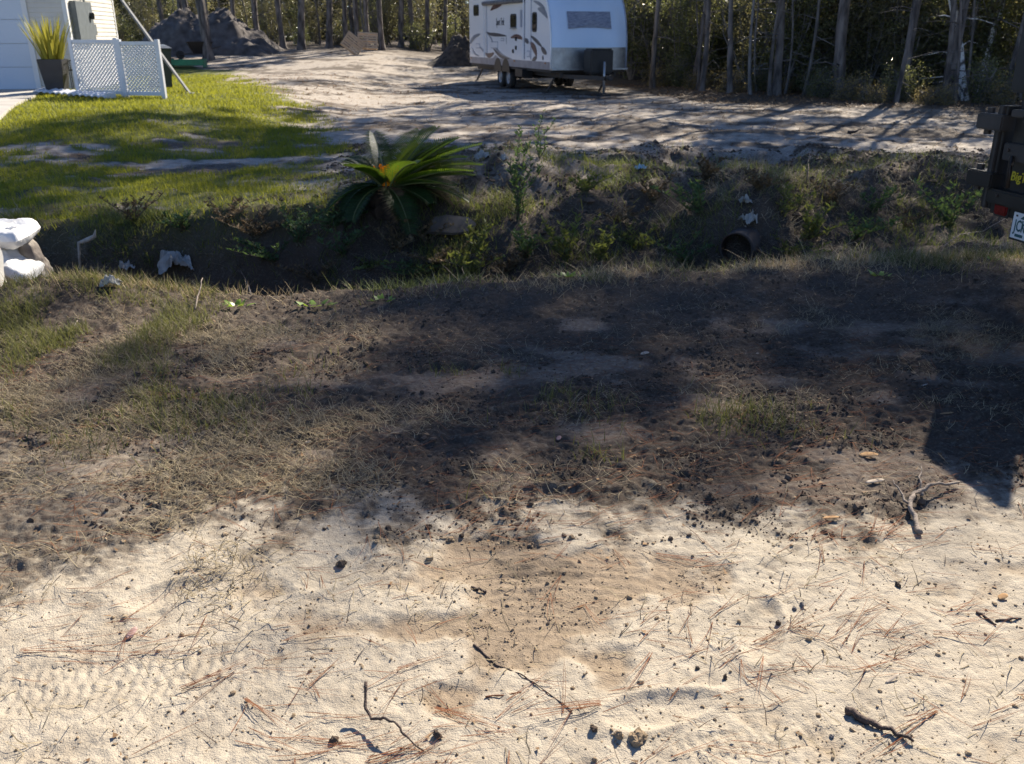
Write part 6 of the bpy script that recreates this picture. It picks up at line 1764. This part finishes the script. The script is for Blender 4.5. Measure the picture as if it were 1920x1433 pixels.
stick('fallen_stick', 'reddish stick lying above the bundle of needles on bright sand', [(910, 1308), (940, 1306), (978, 1300)], 0.003, m_pneedle)
stick('dead_cane', 'bare cane sticking out of the bank above the hollow', [(1512, 350), (1513, 335), (1514, 322)], 0.010, m_stick, [0, .1, .2], 'cane')
stick('fallen_stick', 'short dark piece of wood on the pale yard before the wood edge', [(1592, 252), (1605, 254), (1618, 248)], 0.03, m_stick, [0, 0.02, .05])
stick('fallen_stick', 'long dry stick slanting on the ditch slope below the culvert straw', [(1396, 430), (1410, 445), (1430, 460), (1452, 470)], 0.006, m_stickp, [.04, .05, .03, 0])
# bundles of long needles
def bundle(a, b, n_, label, seed, sp=0.02):
    A = G(*a); B = G(*b); rg = np.random.default_rng(seed)
    d = B - A; L = math.hypot(d[0], d[1]); az0 = math.atan2(d[1], d[0])
    t = thing('needle_bundle', label, 'pine needles', (A[0], A[1], float(H(A[0], A[1]))), 0, 'bundles of pine needles on the sand')
    for k in range(n_):
        x = A[0] + rg.normal() * 0.004; y = A[1] + rg.normal() * 0.004
        P_ = np.array([[x, y, float(H(x, y)) + 0.004 + 0.002 * k]])
        V_, F_ = ribbons(P_, np.array([L * (0.8 + 0.3 * rg.random())]), np.array([0.0024]), np.array([az0 + rg.normal() * sp * 4]), np.array([1.53]), np.array([0.08 * rg.random()]), 5, twist=np.array([rg.normal() * sp]))
        V_[:, 2] = np.maximum(V_[:, 2], H(V_[:, 0], V_[:, 1]) + 0.003)
        link('needle', mesh_np('needle', V_ - np.array(t.location), F_), m_pneedle, t)
for i, (a, b, n_, lb) in enumerate((((462, 1316), (546, 1378), 5, 'fan of brown pine needles alone on bare bright sand'), ((340, 1298), (512, 1232), 6, 'long dark bundle of pine needles beside tyre tread marks'),
        ((818, 1328), (985, 1385), 6, 'long red bundle of pine needles below the swept patch'), ((1125, 1328), (965, 1362), 7, 'tight bundle of pine needles crossing a twig'), ((688, 1428), (815, 1398), 7, 'reddish bundle of pine needles under the curved twig'),
        ((1755, 1332), (1610, 1430), 4, 'spread pale needles around the short thick stick'), ((745, 1258), (850, 1225), 4, 'dark bundle of needles at the left margin of the swept patch'), ((1230, 1040), (1330, 1060), 6, 'orange bundle of needles at the right margin of the swept patch'),
        ((40, 1225), (400, 1215), 5, 'very long bent bundle of needles over the tread marks'), ((1750, 1190), (1915, 1202), 4, 'long orange needles on the rippled sand'), ((1222, 1230), (1180, 1310), 3, 'three straight needles right of the small sand lobe'), ((580, 1290), (640, 1235), 3, 'short crossing needles on pale sand'))):
    bundle(a, b, n_, lb, 700 + i)
# single fallen leaves
m_lpale = mat('pale fallen leaf', (0.48, 0.41, 0.33), (0.34, 0.28, 0.22), rough=0.9, scale=40, spec=0.05)
m_ltan = mat('tan fallen leaf', (0.42, 0.27, 0.14), (0.28, 0.17, 0.09), rough=0.9, scale=40, spec=0.05)
m_lpink = mat('pinkish fallen leaf', (0.40, 0.27, 0.24), (0.28, 0.18, 0.16), rough=0.9, scale=40, spec=0.05)
def leaf(px, py, L, W_, az, m, label):
    g = G(px, py); n0 = 7; vs = []; fs = []
    for i in range(n0):
        f = i / (n0 - 1); w = W_ * 0.5 * math.sin(math.pi * min(f * 0.94 + 0.03, 1)) ** 0.75
        for j, s_ in enumerate((-1, 0, 1)): vs.append((L * (f - 0.5), s_ * w * (1 + 0.15 * math.sin(9 * f)), 0.25 * abs(s_) * w + 0.02 * L * math.sin(3 * f) + 0.10 * L * (f - 0.4) ** 2))
    for i in range(n0 - 1):
        for j in (0, 1): fs.append((3 * i + j, 3 * i + j + 1, 3 * i + j + 4, 3 * i + j + 3))
    o = MB().add(vs, fs).build('fallen_leaf', m, sm=True)
    o.location = (g[0], g[1], float(H(g[0], g[1])) + 0.007); o.rotation_euler = (0.1, -0.12, az)
    md = o.modifiers.new('s', 'SOLIDIFY'); md.thickness = 0.0012
    tag(o, label, 'leaf', 'single fallen leaves')
for a in ((1640, 906, .075, .022, .1, m_lpale, 'long pale fallen leaf near the forked branch'), (1628, 857, .075, .035, -.2, m_ltan, 'tan fallen leaf on shaded soil above the pale long leaf'), (1209, 666, .05, .03, .3, m_lpale, 'small whitish leaf alone on the shaded soil'),
          (1557, 973, .06, .018, -.1, m_ltan, 'narrow orange tan leaf on the sand left of the forked branch'), (1048, 822, .035, .02, 1.2, m_lpink, 'small pinkish leaf on the dark soil'), (578, 829, .03, .02, .2, m_lpale, 'tiny whitish leaf in the trampled grass'),
          (1597, 742, .018, .014, 0, m_lpale, 'tiny round pale leaf beside the sunlit grass patch'), (1330, 904, .03, .018, .3, m_ltan, 'small tan leaf on the shaded bare soil'), (1672, 1276, .055, .010, .55, m_lpale, 'slim pale sliver of leaf on the rippled sand'),
          (248, 1192, .05, .022, 1.4, m_lpink, 'curled reddish leaf standing on the tyre tracks'), (1420, 665, .016, .012, 0, m_lpale, 'pale flake on the shaded soil beyond the whitish leaf'), (970, 680, .03, .014, .8, m_ltan, 'brown leaf beside the green tuft'),
          (1775, 775, .06, .014, .0, m_ltan, 'tan blade like leaf in the sunlit grass patch'), (1730, 720, .07, .012, .4, m_lpale, 'pale blade like leaf at the top of the sunlit grass patch'), (1880, 1120, .04, .022, .5, m_ltan, 'tan leaf on the sand beyond the dark sticks')):
    leaf(*a)
# single lumps and stones
m_stone = mat('grey stone', (0.20, 0.18, 0.17), (0.10, 0.09, 0.085), rough=0.8, scale=40, bump=0.5, bscale=120)
def lump(px, py, r, m, label, name, seed, cat):
    g = G(px, py)
    V_, F_ = lumps(np.array([[0, 0, 0.0]]), np.array([r]), 0.8, seed=seed)
    o = link(name, mesh_np(name, V_, F_, False), m); o.location = (g[0], g[1], float(H(g[0], g[1])) + r * 0.45)
    b = o.modifiers.new('b', 'SUBSURF'); b.levels = b.render_levels = 2; b.subdivision_type = 'SIMPLE'
    tx = bpy.data.textures.new('lump', 'CLOUDS'); tx.noise_scale = r * 0.7
    dm = o.modifiers.new('d', 'DISPLACE'); dm.texture = tx; dm.strength = r * 0.9
    tag(o, label, cat, 'single lumps on the sand')
for i, a in enumerate(((1113, 1372, .016, m_clod, 'dark round soil lump alone on bright sand below the needle bundle', 'soil_lump', 'lump'), (1308, 1253, .014, m_clod, 'dark soil lump casting a shadow, left of a pair', 'soil_lump', 'lump'), (1360, 1272, .014, m_clod, 'dark soil lump casting a shadow, right of a pair', 'soil_lump', 'lump'),
        (626, 1390, .020, m_clod, 'dark soil lump beside the start of the curved twig', 'soil_lump', 'lump'), (820, 1385, .022, m_clod, 'dark crumbly lump at the foot of the red needle bundle', 'soil_lump', 'lump'), (1460, 1165, .018, m_clod, 'brown soil lump among pebbles on the sand', 'soil_lump', 'lump'),
        (1505, 1135, .016, m_stone, 'small grey pebble in a cluster on the bright sand', 'pebble', 'pebble'), (1490, 1139, .010, m_stone, 'tiny grey pebble touching the cluster on the bright sand', 'pebble', 'pebble'), (1684, 1097, .016, m_clod, 'dark lump at the edge of the sunny sand', 'soil_lump', 'lump'),
        (1560, 1382, .008, m_stone, 'small grey pebble near the short thick stick', 'pebble', 'pebble'), (640, 1055, .035, m_clod, 'large dark clod beside a hole in the shaded soil', 'soil_lump', 'lump'), (1195, 1390, .030, m_clods, 'broken sandy lump with deep shadow on bright sand', 'soil_lump', 'lump'), (1160, 1385, .022, m_clods, 'sandy lump left of the broken one', 'soil_lump', 'lump'))):
    lump(a[0], a[1], a[2] * 0.6, a[3], a[4], a[5], 800 + i, a[6])
